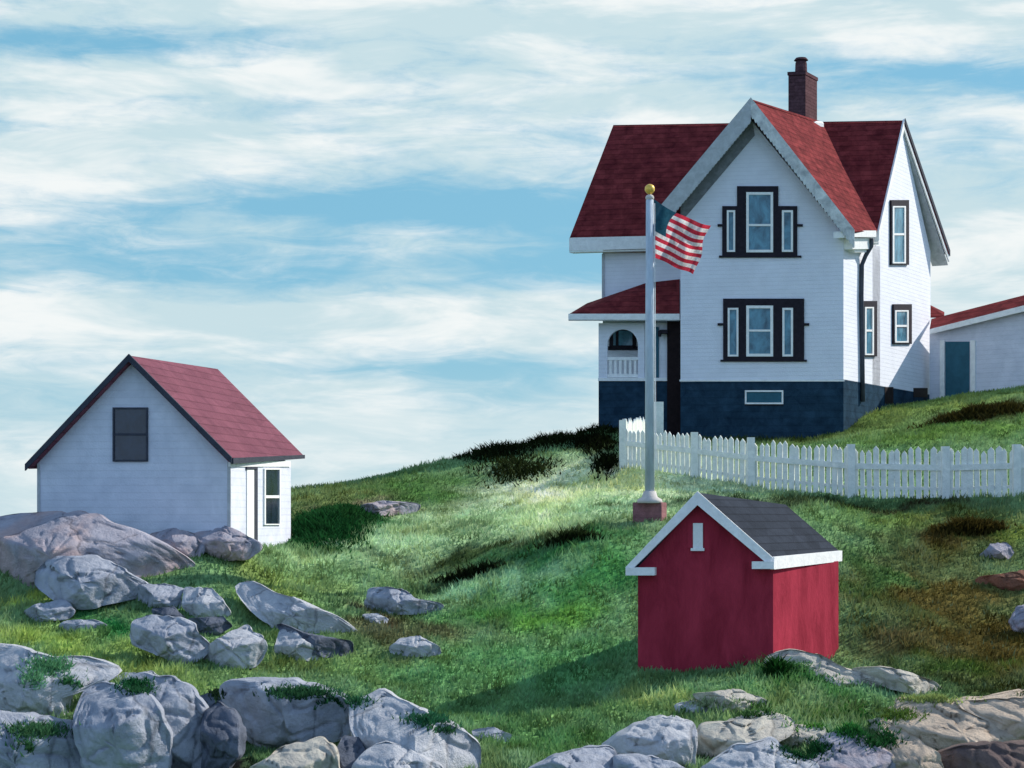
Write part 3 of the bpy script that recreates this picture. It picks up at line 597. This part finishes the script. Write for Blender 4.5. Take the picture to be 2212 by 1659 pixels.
FR = paint('flag_red', (.55, .04, .07), .3, .8, .5, 8); FWH = paint('flag_white', (.90, .88, .86), .15, .8, .5, 8, c2=(.60, .56, .60)); FBL = paint('flag_blue', (.022, .085, .13), .3, .8, .5, 8)
for fm_ in (FR, FWH, FBL):      # thin cloth lets the sun behind it through
    t_ = fm_.node_tree; b_ = t_.nodes['Principled BSDF']; tr_ = N(t_, 'ShaderNodeBsdfTranslucent'); mx_ = N(t_, 'ShaderNodeMixShader'); mx_.inputs[0].default_value = .5
    t_.links.new(b_.inputs['Base Color'].links[0].from_socket, tr_.inputs[0]); t_.links.new(b_.outputs[0], mx_.inputs[1]); t_.links.new(tr_.outputs[0], mx_.inputs[2]); t_.links.new(mx_.outputs[0], t_.nodes['Material Output'].inputs[0])
nu, nv = 40, 52
TL, TR, BR_, BL_ = (1411, 430), (1531, 486), (1499, 594), (1412, 556)
bmf = bmesh.new(); grid = []
for j in range(nv+1):
    t = j/nv; row = []
    for i in range(nu+1):
        s = i/nu; s2 = s**(1+.9*math.sin(math.pi*min(1, t*1.05))*(1 if t < 1 else 1))
        s2 = s2*(.65)+s*.35
        u = (TL[0]*(1-s2)+TR[0]*s2)*(1-t)+(BL_[0]*(1-s2)+BR_[0]*s2)*t
        v = (TL[1]*(1-s2)+TR[1]*s2)*(1-t)+(BL_[1]*(1-s2)+BR_[1]*s2)*t
        v += 7*math.sin(s2*math.pi)*(1-t)*1.2 + 3*math.sin(s2*9+t*3)*s2; u += 3.5*math.sin(t*9+s*2)*s2
        d = pd-.06 + .34*math.sin(s2*8.5+t*3.2)*min(1, s2*3) + .12*math.sin(s2*17-t*5)*s2
        p = P(u, v, d)+Vector((.02, 0, 0)); row.append(bmf.verts.new(p-bx))
    grid.append(row)
for j in range(nv):
    for i in range(nu):
        f = bmf.faces.new((grid[j][i], grid[j][i+1], grid[j+1][i+1], grid[j+1][i])); f.smooth = True
        st = j//4
        f.material_index = 2 if (i < 16 and st < 7) else (0 if st % 2 == 0 else 1)
fm = bpy.data.meshes.new('flag'); bmf.to_mesh(fm); bmf.free(); [fm.materials.append(x) for x in (FR, FWH, FBL)]
fo_ = bpy.data.objects.new('flag', fm); COL.objects.link(fo_); fo_.location = bx
tag(fo_, 'red and white striped flag with dark blue corner drooping from the pole', 'flag')

# ------------------------------------------------------------------ picket fence
FP = [(1345, 1012, 64), (1500, 1032, 61.5), (1622, 1052, 60), (1838, 1074, 58), (2042, 1077, 57), (2196, 1072, 56.2), (2330, 1068, 55.5)]
fence = thing('picket_fence', P(1838, 1074, 58), 'long white picket fence crossing the slope below the house', 'fence')
fpts = []
for (u, v, d) in FP:
    p = P(u, v, d); fpts.append(p)
back = [P(1345, 1012, 64), P(1398, 990, 70)]
def bay(a, b, h0, h1, raillow=.62, postw=.075, first=False):
    dv = b-a; ln = Vector((dv.x, dv.y, 0)).length; t = Vector((dv.x, dv.y, 0)).normalized(); nrm = Vector((t.y, -t.x, 0))
    if nrm.y > 0: nrm = -nrm
    m = MB(); n = int(ln/.20)
    for k in range(n):
        s = (k+.7)/(n+.4); p = a+dv*s; h = (h0+(h1-h0)*s)*(1+random.uniform(-.06, .05)); w_ = .088*random.uniform(.75, 1.1); lean = random.uniform(-.035, .035)
        zg = hgt(p.x, p.y)-.04; zt_ = p.z+h
        base_ = Vector((p.x, p.y, 0)); tt = t*w_; ln_ = t*lean
        pts = [base_-tt+up*zg, base_+tt+up*zg, base_+tt+ln_+up*(zt_-.1), base_+ln_+up*zt_, base_-tt+ln_+up*(zt_-.1)]
        m.prism([q_-nrm*.02 for q_ in pts], -nrm*.03)
    m.build('picket_panel', FENCE, fence)
    m = MB()
    for f in (raillow, .2):
        z0 = h0*f; z1 = h1*f; hh = .085
        a_ = a+up*z0+nrm*.03; b_ = b+up*z1+nrm*.03
        if f < .3: a_ = a+up*z0-nrm*.055; b_ = b+up*z1-nrm*.055; hh = .05
        m.prism([a_-up*hh, b_-up*hh, b_+up*hh, a_+up*hh], -nrm*.045)
    m.build('rail', FENCE, fence)
def post(p, h, w_=.1):
    m = MB(); m.prism([p+Vector(c)*w_-up*.5 for c in ((-1, -1, 0), (1, -1, 0), (1, 1, 0), (-1, 1, 0))], up*(h+.5))
    bm_ = m.bm; top = [p+Vector(c)*w_*1.25+up*h for c in ((-1, -1, 0), (1, -1, 0), (1, 1, 0), (-1, 1, 0))]
    m.build('post', FENCE, fence)
H = [1.36, 1.36, 1.45, 1.50, 1.45, 1.42, 1.40]
for i in range(len(fpts)-1): bay(fpts[i], fpts[i+1], H[i], H[i+1])
for i, p in enumerate(fpts): post(p, H[i]+.08+(.15 if i == 0 else 0), .11)
bay(fpts[0], P(1420, 1000, 73), 1.55, 1.8); post(P(1421, 995, 73), 2.2, .2)

# ------------------------------------------------------------------ rocks
ROCKBM = []
def smooth_poly(poly, n=96, k=2):
    poly = np.array(poly, float)
    # area centroid
    x, y = poly[:, 0], poly[:, 1]; x2, y2 = np.roll(x, -1), np.roll(y, -1); cr = x*y2-x2*y; A_ = cr.sum()/2
    cx = ((x+x2)*cr).sum()/(6*A_); cy = ((y+y2)*cr).sum()/(6*A_)
    r = []
    for a in np.arange(n)*2*math.pi/n:
        dx, dy = math.cos(a), math.sin(a); best = 0
        for i in range(len(poly)):
            px, py = x[i]-cx, y[i]-cy; ex, ey = x2[i]-x[i], y2[i]-y[i]; den = dx*ey-dy*ex
            if abs(den) < 1e-9: continue
            t = (px*ey-py*ex)/den; s = (px*dy-py*dx)/den
            if t > 0 and -1e-6 <= s <= 1+1e-6: best = max(best, t)
        r.append(best if best > 0 else (r[-1] if r else 10))
    r = np.array(r)
    for _ in range(k): r = (np.roll(r, 1)+2*r+np.roll(r, -1))/4
    return cx, cy, r
rid = [0]
def rock(poly, mat, label, push=0.0, thick=None, lean=.9, split=.08, rough=1.0, group=None, pw=.62, fd=None):
    cx, cy, r = smooth_poly(poly, k=1); n = len(r)
    big_ = group in (G2, G3); r = r*np.array([(1.07 if big_ else 1.02)+.07*noise.noise(Vector((3*math.cos(2*math.pi*k/n), 3*math.sin(2*math.pi*k/n), rid[0]*3.3))) for k in range(n)])
    ys_ = [p[1] for p in poly]; vb = max(ys_)
    ub = [p[0] for p in poly if p[1] == vb][0]
    d = fd or hit(min(2300, max(-100, cx*.5+ub*.5)), min(vb-3, 1705)) or 66
    wpx = max(p[0] for p in poly)-min(p[0] for p in poly); hpx = vb-min(ys_)
    T = thick or .5*(.45*wpx+.7*hpx)/2/F*d*1.25; T = max(.12, T)
    dc = d+T*.12+push*.8
    c = P(cx, cy, dc); sc = dc/F; NA = 56; T = T*1.15
    bm = bmesh.new(); seed = Vector((rid[0]*13.7, rid[0]*5.1, rid[0]*2.3)); rid[0] += 1
    rings = []; hm = max(r)*sc; hz = hpx/2*sc
    rr_ = random.Random(rid[0]); zs = split*hz
    tb_ = 1.1+.9*lean
    PLN = [(-.80*T-tb_*zs, rr_.uniform(.1, .55), tb_), (-.80*T, rr_.uniform(-.30, .05), rr_.uniform(-1.1, -.7))]
    for _ in range(2): PLN.append((-T*rr_.uniform(.62, .85), rr_.uniform(-.9, -.3), rr_.uniform(-.4, .1)))
    PLN.append((-T*rr_.uniform(.6, .8), rr_.uniform(.4, 1.0), rr_.uniform(-.2, .3)))
    for _ in range(2): PLN.append((-T*rr_.uniform(.75, .95)-tb_*zs, rr_.choice((-1, 1))*rr_.uniform(.25, .7), tb_*rr_.uniform(.6, 1.3)))
    def pt(al, ang, rr):
        cc_, ss = math.cos(al), math.sin(al)
        f = abs(cc_)**pw; g = math.copysign(abs(ss)**.8, ss)
        dx = rr*math.cos(ang)*f*sc; dz = -rr*math.sin(ang)*f*sc
        q_ = Vector((dx, g*T*.5, dz))*(1/max(hm, .4))+seed
        wb = noise.noise(q_*1.7)*.06*T
        pm = max(a_+b_*dx+c_*dz for a_, b_, c_ in PLN)+wb
        y = max(g*T, pm) if ss <= 0 else max(pm, 0)+g*T
        p = Vector((dx, y, dz)); q2 = p*1.0+seed
        nz = noise.noise(q_*2.3)*.36+noise.noise(q2*2.6)*.18+noise.noise(q2*6)*.15+noise.noise(q2*13)*.09
        rg = 1-abs(noise.noise(q2*1.5+Vector((5, 3, 1))))*2
        disp = (nz*.20*min(hm, .9)-.07*max(0, rg-.8)*5*min(hm, 1.2))*rough
        dd_, pp_ = noise.voronoi(p*(1.15/max(min(hm, 1.6), .3))+seed+Vector((nz, nz, nz))*.25)
        cp = pp_[0]; h1 = math.sin(cp.x*12.9+cp.y*78.2+cp.z*37.7)*43758.5; h1 -= math.floor(h1); h2 = (h1*57.3) % 1; h3 = (h1*113.7) % 1
        rel = p*(1.15/max(min(hm, 1.6), .3))+seed-cp
        sz = min(hm, 1.3)
        disp += (((h1-.5)*rel.x*.9+(h2-.5)*rel.z*.9)*.20+(h3-.5)*.06)*sz*rough - .05*sz*max(0, 1-(dd_[1]-dd_[0])/.07)
        nrm = Vector((math.cos(ang)*f*.6, -1 if ss < 0 else 1, -math.sin(ang)*f*.6)).normalized()
        return p+nrm*disp*(.30+.70*abs(g))
    south = bm.verts.new(pt(-math.pi/2, 0, 0)); north = bm.verts.new(pt(math.pi/2, 0, 0))
    for i in range(1, NA):
        al = -math.pi/2+math.pi*i/NA
        rings.append([bm.verts.new(pt(al, 2*math.pi*k/n, r[k])) for k in range(n)])
    for k in range(n):
        bm.faces.new((south, rings[0][(k+1) % n], rings[0][k])); bm.faces.new((north, rings[-1][k], rings[-1][(k+1) % n]))
    for i in range(len(rings)-1):
        for k in range(n): bm.faces.new((rings[i][k], rings[i][(k+1) % n], rings[i+1][(k+1) % n], rings[i+1][k]))
    bmesh.ops.recalc_face_normals(bm, faces=bm.faces)
    for f in bm.faces: f.smooth = True
    nm = 'boulder' if wpx > 120 else 'rock'
    me = bpy.data.meshes.new(nm); bm.to_mesh(me); bm.free(); me.materials.append(mat)
    o = bpy.data.objects.new(nm, me); COL.objects.link(o); o.location = c
    tag(o, label, 'rock', group or 'granite rocks in the grass')
    ROCKBM.append((np.array([(v.co+c)[:] for v in me.vertices]), [tuple(p.vertices) for p in me.polygons]))
    return o
G1 = 'boulders stepping up to the shed'; G2 = 'boulders along the bottom edge'; G3 = 'pale slabs below the red shed'; G4 = 'loose rocks on the open slope'
rock([(150,1600),(300,1540),(520,1508),(760,1560),(1000,1620),(1030,1740),(150,1740)], GRANITE_DARK, 'added dark rock standing in for shade in the crevices between the lower left boulders', push=1.5, group=G2, thick=.8, lean=.9, fd=36)  # added behind the boulders; its dark colour replaces shade in the crevices
rock([(1330,1650),(1480,1590),(1720,1566),(1900,1570),(1990,1620),(2010,1740),(1330,1740)], GRANITE, 'grey bedrock between the cream slabs at the bottom edge', push=1.3, group=G3, thick=.8, lean=1.5, fd=36)
rock([(1880,1600),(1980,1550),(2150,1535),(2310,1525),(2310,1740),(1880,1740)], GRANITE_TAN, 'tan bedrock under the slabs of the bottom right corner', push=1.3, group=G3, thick=.8, lean=1.5, fd=36.5)
rock([(-80,1130),(0,1108),(100,1105),(190,1110),(260,1140),(330,1166),(390,1206),(420,1246),(390,1266),(250,1282),(60,1290),(-80,1290)], GRANITE_PINK, 'huge rounded boulder with peach tinted top in front of the white shed', push=.9, group=G1, thick=1.5, lean=.9)
rock([(67,1233),(100,1206),(187,1201),(260,1229),(307,1266),(293,1293),(267,1297),(200,1315),(160,1318),(110,1292),(70,1262)], GRANITE, 'smooth egg shaped grey boulder tucked under the huge peach topped one', push=-.3, group=G1, lean=.7, split=-.1)
rock([(290,1262),(345,1262),(392,1273),(388,1315),(350,1320),(290,1320)], GRANITE, 'small blocky rock between the egg shaped boulder and the split one', group=G1)
rock([(388,1272),(450,1271),(483,1297),(499,1328),(478,1342),(417,1343),(393,1312)], GRANITE_PALE, 'pale flat topped rock at the right end of the upper boulder pile', push=.1, group=G1)
rock([(400,1336),(480,1332),(503,1354),(470,1372),(440,1376),(415,1357)], GRANITE_DARK, 'dark rock beneath the pale flat topped rock, shade put into its colour', group=G1, lean=.2)  # shade under the rock above is put into the dark stone colour
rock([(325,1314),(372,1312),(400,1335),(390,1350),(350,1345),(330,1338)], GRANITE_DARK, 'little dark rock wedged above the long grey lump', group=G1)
rock([(20,1337),(77,1306),(133,1297),(160,1320),(147,1338),(83,1345)], GRANITE, 'low pointed grey rock in the grass left of the bright green hollow', group=G1)
rock([(118,1355),(143,1340),(200,1338),(236,1353),(183,1363),(133,1363)], GRANITE, 'thin flat stone sunk in the bright green hollow', group=G1)
rock([(273,1375),(280,1343),(307,1331),(383,1337),(417,1351),(452,1400),(432,1421),(407,1438),(363,1425),(320,1408),(277,1396)], GRANITE, 'long grey lump of rock sloping down beside the domed rock', group=G1)
rock([(428,1418),(467,1379),(523,1354),(563,1377),(579,1406),(549,1441),(500,1446),(433,1445)], GRANITE_PALE, 'domed light grey rock with dark base at the foot of the pile', group=G1, push=-.2, split=.15)
rock([(313,1152),(367,1142),(413,1151),(439,1179),(435,1203),(400,1214),(365,1205),(330,1190)], GRANITE_PINK, 'pinkish rock against the base of the white shed, left of its partner', group=G1, push=.3)
rock([(411,1152),(420,1133),(443,1128),(500,1142),(562,1172),(566,1185),(533,1210),(473,1211),(440,1190)], GRANITE_PINK, 'pinkish rounded rock touching the shed corner below its door', group=G1)
rock([(483,1271),(530,1255),(570,1275),(630,1290),(690,1315),(735,1333),(768,1362),(778,1380),(763,1394),(700,1392),(640,1378),(595,1363),(550,1325),(500,1288)], GRANITE_PALE, 'long pale ledge of rock slanting down to the right in the grass', group=G1, lean=.5, push=.4, fd=45.3)
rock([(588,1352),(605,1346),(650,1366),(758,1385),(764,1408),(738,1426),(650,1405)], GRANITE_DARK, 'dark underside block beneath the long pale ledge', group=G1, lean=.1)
rock([(592,1405),(598,1363),(625,1361),(668,1390),(722,1420),(690,1430),(602,1424)], GRANITE_PALE, 'pale wedge of rock below the dark block of the long ledge', group=G1, push=-.2, split=.15)
rock([(784,1306),(796,1274),(831,1267),(878,1275),(896,1294),(958,1303),(960,1319),(898,1328),(831,1331),(794,1322)], GRANITE, 'rounded grey rock with a flat tail alone on the mid slope', group=G4)
rock([(780,1328),(814,1325),(840,1338),(833,1350),(808,1350),(789,1341)], GRANITE_PALE, 'tiny whitish stone just below the rock with a flat tail', group=G4)
rock([(838,1399),(864,1381),(904,1374),(948,1397),(956,1413),(914,1420),(868,1421),(841,1411)], GRANITE_PALE, 'light grey rock in the reddish grass, right of the long ledge', group=G4)
rock([(735,1112),(780,1091),(830,1082),(912,1087),(900,1105),(850,1116),(760,1119)], GRANITE_PINK, 'flat pinkish outcrop high on the grassy hill right of the white shed', group=G4, lean=1.5, thick=1.2)
rock([(-60,1405),(33,1407),(100,1424),(167,1424),(233,1444),(259,1457),(200,1485),(142,1502),(140,1515),(149,1549),(117,1566),(60,1556),(0,1540),(-60,1540)], GRANITE_PALE, 'broad pale slab with mossy top at the left edge', group=G2, push=.7, lean=1.0, thick=1.0)
rock([(-60,1540),(53,1550),(143,1570),(162,1606),(185,1646),(190,1720),(-60,1720)], GRANITE, 'mossy grey boulder filling the bottom left corner', group=G2, thick=1.1, split=.3)
rock([(168,1508),(200,1491),(240,1498),(300,1504),(346,1538),(364,1590),(365,1640),(345,1720),(215,1720),(180,1620),(166,1550)], GRANITE, 'round headed grey boulder second from the bottom left corner', group=G2, push=-.2, thick=.8, lean=.7, split=.42)
rock([(245,1490),(290,1470),(360,1474),(413,1494),(447,1537),(450,1600),(445,1720),(330,1720),(290,1600)], GRANITE, 'tall grey boulder standing behind the round headed one', group=G2, push=.7, thick=.9, split=.5)
rock([(225,1478),(262,1457),(322,1453),(345,1470),(320,1490),(255,1500)], GRANITE_PALE, 'small pale stone with moss above the round headed boulder', group=G2, push=1.0)
rock([(440,1540),(467,1524),(503,1536),(523,1573),(523,1626),(495,1660),(440,1700)], GRANITE_DARK, 'dark upright boulder right of the tall grey boulder', group=G2, lean=.15, thick=.7, push=.2)
rock([(480,1495),(500,1474),(560,1469),(640,1474),(690,1486),(740,1502),(766,1533),(757,1592),(700,1600),(620,1625),(560,1615),(515,1562),(498,1530)], GRANITE, 'wide grey boulder with pale sunlit top and dark face at bottom left of centre', group=G2, lean=.9, push=.4, thick=1.0, split=.38)
rock([(752,1535),(818,1508),(870,1528),(912,1541),(1000,1582),(1032,1612),(1040,1720),(940,1720),(860,1660),(780,1640)], GRANITE_PALE, 'wide pale slab with mossy crest sloping right at the bottom edge', group=G2, lean=1.3, push=.9, thick=1.2, split=.3)
rock([(540,1665),(600,1622),(690,1604),(717,1619),(731,1665),(720,1730),(540,1730)], GRANITE_CREAM, 'pale rock with a rusty stain at the very bottom edge', group=G2, push=-.4, thick=.7, split=.3)
rock([(765,1660),(791,1626),(831,1611),(881,1625),(952,1663),(950,1730),(765,1730)], GRANITE_PALE, 'low domed pale rock at the bottom edge left of centre', group=G2, push=-.5, thick=.7, split=.3)
rock([(715,1640),(735,1600),(770,1605),(800,1650),(790,1720),(720,1720)], GRANITE_DARK, 'added dark rock standing in for shade in the gap between two pale rocks at the bottom edge', group=G2, push=.2, thick=.4)  # added filler, coloured dark for the shade of the gap
rock([(1016,1580),(1064,1572),(1106,1588),(1100,1605),(1038,1608)], GRANITE, 'small dark sided stone in grass at the bottom centre', group=G4)
rock([(1298,1620),(1336,1592),(1370,1572),(1412,1557),(1454,1553),(1490,1563),(1499,1585),(1497,1662),(1454,1650),(1412,1636),(1350,1630)], GRANITE_PALE, 'flat topped boulder with dark blue grey face at bottom centre right', group=G3, lean=1.4, split=.2, thick=.9, push=.3)
rock([(1140,1670),(1202,1634),(1258,1623),(1314,1623),(1333,1637),(1348,1720),(1140,1730)], GRANITE, 'low blue grey rock on the bottom edge under the flat topped boulder', group=G3, push=-.3, thick=.7, split=.3)
rock([(1328,1636),(1412,1637),(1454,1651),(1488,1668),(1486,1730),(1333,1730)], GRANITE, 'cracked grey rock on the bottom edge beside the low blue grey one', group=G3, push=-.35, thick=.6, split=.3)
rock([(1505,1590),(1524,1570),(1580,1562),(1636,1550),(1665,1547),(1716,1560),(1722,1576),(1680,1600),(1620,1615),(1545,1650),(1513,1628)], GRANITE_CREAM, 'broad cream slab in front of the red shed, right of a dark cleft', group=G3, lean=1.6, split=-.3, push=.4, thick=.8)
rock([(1665,1604),(1720,1570),(1784,1573),(1781,1600),(1740,1612),(1700,1620)], GRANITE_CREAM, 'small cream slab joined to the right end of the broad one', group=G3, lean=1.6)
rock([(1520,1665),(1593,1622),(1680,1605),(1706,1628),(1762,1650),(1775,1730),(1530,1730)], GRANITE_PALE, 'pale grey slab at the bottom edge below the broad cream slab', group=G3, push=-.3, lean=1.2, thick=.8)
rock([(1496,1504),(1538,1496),(1594,1494),(1650,1511),(1668,1524),(1660,1545),(1600,1547),(1552,1542),(1521,1516)], GRANITE_CREAM, 'cream rock with a black crack beneath it in grass under the red shed', group=G3, lean=1.3)
rock([(1460,1525),(1505,1513),(1532,1521),(1553,1545),(1468,1545)], GRANITE_PALE, 'little pale triangular stone left of the cream cracked rock', group=G3, lean=1.2)
rock([(1655,1436),(1672,1419),(1717,1411),(1779,1418),(1825,1444),(1868,1460),(1930,1484),(1972,1506),(1950,1520),(1864,1526),(1790,1510),(1720,1480),(1670,1460)], GRANITE_CREAM, 'grey hump of bedrock at the right foot of the red shed', group=G3, lean=1.0, split=-.2, thick=.9, fd=41.2)
rock([(1846,1449),(1902,1441),(1964,1453),(2020,1473),(2053,1502),(2018,1508),(1941,1493),(1875,1470)], GRANITE_CREAM, 'pale tongue of bedrock right of the grey hump beside the red shed', group=G3, lean=1.3)
rock([(1945,1575),(1976,1527),(2057,1522),(2100,1535),(2150,1568),(2195,1598),(2202,1620),(2130,1628),(2060,1632),(1995,1610)], GRANITE_TAN, 'broad tan slab near the bottom right corner', group=G3, lean=1.5, split=-.3, push=.3, thick=.9)
rock([(2060,1524),(2134,1519),(2212,1511),(2300,1510),(2300,1630),(2212,1618),(2160,1575),(2110,1543)], GRANITE_TAN, 'tan slab cut by a dark crack at the right edge', group=G3, lean=1.3, push=.5, thick=.9)
rock([(1915,1625),(1933,1574),(1980,1596),(2020,1627),(2034,1659),(2040,1730),(1950,1730)], GRANITE_TAN, 'tan wedge of rock pointing up at the bottom edge near the right corner', group=G3, push=-.1, thick=.6, lean=1.2, split=.3)
rock([(2030,1640),(2070,1618),(2154,1607),(2230,1612),(2300,1640),(2300,1730),(2030,1730)], GRANITE_BROWN, 'dark brown boulder in the bottom right corner', group=G3, push=-.4, thick=.8, lean=.4)
rock([(1755,1640),(1809,1597),(1864,1588),(1925,1634),(1950,1730),(1770,1730)], GRANITE_PINK, 'pinkish brown slab on the bottom edge between mossy tufts', group=G3, push=-.2, thick=.7, lean=1.2)
rock([(1876,1557),(1921,1549),(1944,1570),(1921,1582),(1883,1582)], GRANITE_CREAM, 'small cream stone left of the broad tan slab', group=G3)
rock([(2112,1208),(2142,1175),(2181,1171),(2194,1195),(2173,1213)], GRANITE_PINK, 'small mauve brown rock on the right hand slope below the fence', group=G4)
rock([(2105,1282),(2123,1247),(2212,1233),(2290,1238),(2290,1278),(2154,1275)], GRANITE_RUST, 'rusty red ledge at the right edge halfway down the slope', group=G4)
rock([(2180,1345),(2206,1310),(2270,1300),(2270,1375),(2195,1375)], GRANITE_PINK, 'greyish pink rock cut off by the right edge below the rusty ledge', group=G4)
allv = []; allf = []; o_ = 0
for v_, f_ in ROCKBM: allv.append(v_); allf += [tuple(i+o_ for i in q_) for q_ in f_]; o_ += len(v_)
rock_tree = BVHTree.FromPolygons([tuple(x) for x in np.vstack(allv)], allf)

# ------------------------------------------------------------------ grass blades
def blades(pos, col, h, wd, lean=.45, windx=.25):
    n = len(pos); ang = rng.uniform(0, math.pi, n); dx = np.cos(ang)*wd; dy = np.sin(ang)*wd
    tipx = rng.normal(0, lean, n)*h+windx*h*rng.uniform(0, 1, n); tipy = rng.normal(0, lean, n)*h
    a = pos+np.c_[dx, dy, np.full(n, -.03)]; b = pos-np.c_[dx, dy, np.full(n, .03)]; t = pos+np.c_[tipx, tipy, h]
    V = np.stack([a, b, t], 1).reshape(-1, 3); C = np.repeat(col, 3, 0)
    return V, C
NB = 270000
d_ = 33+(84-33)*rng.uniform(0, 1, NB)**1.35; u_ = rng.uniform(-330, 2560, NB)
x_ = (u_-UC)/F*d_; z_ = height(x_, d_)
pos = np.c_[x_, d_, z_]
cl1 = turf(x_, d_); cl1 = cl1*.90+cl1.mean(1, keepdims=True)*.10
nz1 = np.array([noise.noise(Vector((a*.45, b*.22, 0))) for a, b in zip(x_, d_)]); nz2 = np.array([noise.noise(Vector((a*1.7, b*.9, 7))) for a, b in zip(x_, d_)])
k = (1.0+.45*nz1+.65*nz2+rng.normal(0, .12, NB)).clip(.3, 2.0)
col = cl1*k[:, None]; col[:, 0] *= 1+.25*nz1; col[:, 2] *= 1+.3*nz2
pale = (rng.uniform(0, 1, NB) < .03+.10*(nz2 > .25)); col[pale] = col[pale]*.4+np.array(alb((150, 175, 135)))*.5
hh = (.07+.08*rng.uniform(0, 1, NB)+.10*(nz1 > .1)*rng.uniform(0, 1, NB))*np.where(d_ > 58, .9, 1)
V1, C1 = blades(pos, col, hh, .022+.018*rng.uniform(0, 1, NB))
keep = np.repeat(cl1.sum(1) > .06, 3); V1 = V1[keep]; C1 = C1[keep]
Vs, Cs = [V1], [C1]
# mossy tufts growing on the rocks
TUFTS = [(105,1440,55,22,(90,140,100)),(70,1470,30,20,(110,160,120)),(150,1475,30,12,(70,120,80)),(290,1478,45,10,(35,85,50)),(300,1492,35,9,(40,80,50)),(80,1580,70,18,(70,110,75)),(70,1615,45,12,(60,100,65)),
 (650,1500,90,18,(50,90,60)),(740,1515,60,16,(45,90,60)),(930,1555,60,14,(45,95,65)),(960,1575,40,10,(50,90,60)),(1700,1445,60,16,(80,125,70)),(1720,1475,80,20,(50,105,55)),(1800,1500,70,12,(60,90,55)),
 (1680,1530,110,15,(70,105,55)),(1800,1560,80,18,(70,120,50)),(1850,1575,60,20,(40,95,45)),(1740,1620,55,22,(25,65,35)),(1930,1545,60,14,(85,110,50)),(1900,1600,45,18,(35,75,40)),(2010,1510,80,10,(130,145,85)),
 (1480,1540,50,8,(70,115,55)),(1600,1545,60,6,(50,80,45)),(470,1500,20,14,(40,60,40)),(1540,1520,60,14,(150,165,130))]
tp_, tcs = [], []
eye = Vector((0, 0, EYE))
for (u, v, ru, rv, c) in TUFTS:
    for _ in range(int(ru*rv*.9)):
        a = random.gauss(0, .45); b = random.gauss(0, .45)
        dr_ = (P(u+ru*a, v+rv*b, 40)-eye).normalized(); h_ = rock_tree.ray_cast(eye, dr_, 70)
        if h_[0] is None: continue
        g_ = hgt(h_[0].x, h_[0].y)
        if h_[1].z < .15: continue
        tp_.append((h_[0].x, h_[0].y, max(h_[0].z, g_-.02))); kk = random.uniform(.5, 1.5); tcs.append([x*kk for x in alb(c, .8)])
tp_ = np.array(tp_); tcs = np.array(tcs); V2, C2 = blades(tp_, tcs, rng.uniform(.04, .11, len(tp_)), rng.uniform(.015, .03, len(tp_)), .8)
Vs.append(V2); Cs.append(C2)
def blade_obj(name, Vs, Cs, label, cat):
    V = np.vstack(Vs); C = np.vstack(Cs).clip(0, .9); me = bpy.data.meshes.new(name); mesh_from(me, V, np.arange(len(V)).reshape(-1, 3), 3)
    ca = me.color_attributes.new('turf', 'FLOAT_COLOR', 'POINT'); ca.data.foreach_set('color', np.c_[C, np.ones(len(C))].astype(np.float32).ravel()); me.materials.append(BLADE)
    o = bpy.data.objects.new(name, me); COL.objects.link(o); return tag(o, label, cat, kind='stuff')
BLADE = turfmat('grass_blades', False)
blade_obj('grass', Vs, Cs, 'short windblown grass and moss covering the slope and the rock tops', 'grass')
# low dark scrub along the crest and a few hollows
SCR = [(1290,948,70,6,(34,44,20),76),(1200,955,90,5,(38,48,22),72),(1080,972,90,5,(38,48,22),70),(1290,966,50,7,(26,34,14),70),(1310,1000,30,4,(28,36,14),65),(1120,1008,80,2,(45,56,26),66),
       (2130,896,110,8,(70,66,30),None),(700,1150,70,34,(40,98,52),None),(745,1120,60,18,(50,105,55),None),(1010,1254,60,2,(50,62,36),None),(1230,1172,60,2,(60,76,42),None),
       (1680,1460,20,6,(40,90,40),None),(2095,1150,60,10,(85,75,35),None)]
tp_, tcs, th = [], [], []
for (u, v, ru, rv, c, dd_) in SCR:
    for _ in range(int(ru*rv*3.2)+200):
        a = random.gauss(0, .5); b = random.gauss(0, .5); uu = u+ru*a
        d = None
        if dd_ is None:
            d = (43 if v > 1400 else 50)
        d = dd_
        if d is None:
            key = (u, v)
            d0_ = hit(u, v) or 60; d1_ = hit(u, v-rv) or d0_+1.5; d2_ = hit(u, v+rv) or d0_-1.5; d = d0_+(d1_-d2_)/2*(-b) if False else d0_ - b*(d1_-d2_)/2
        else: d = dd_-b*2.0
        x = (uu-UC)/F*d; tp_.append((x, d, hgt(x, d) if False else 0)); kk = random.uniform(.4, 1.6); tcs.append([q_*kk for q_ in alb(c)])
        th.append(.12+.3*random.random()*math.exp(-(a*a+b*b)))
tp_ = np.array(tp_); tp_[:, 2] = height(tp_[:, 0], tp_[:, 1]); th = np.array(th)
tp_[:, 2] += rng.uniform(0, 1, len(th))*th*.6
V3, C3 = blades(tp_, np.array(tcs), th*.8, rng.uniform(.02, .06, len(th)), .7, 0)
blade_obj('scrub', [V3], [C3], 'dark low scrub along the hill crest and in the hollows', 'scrub')
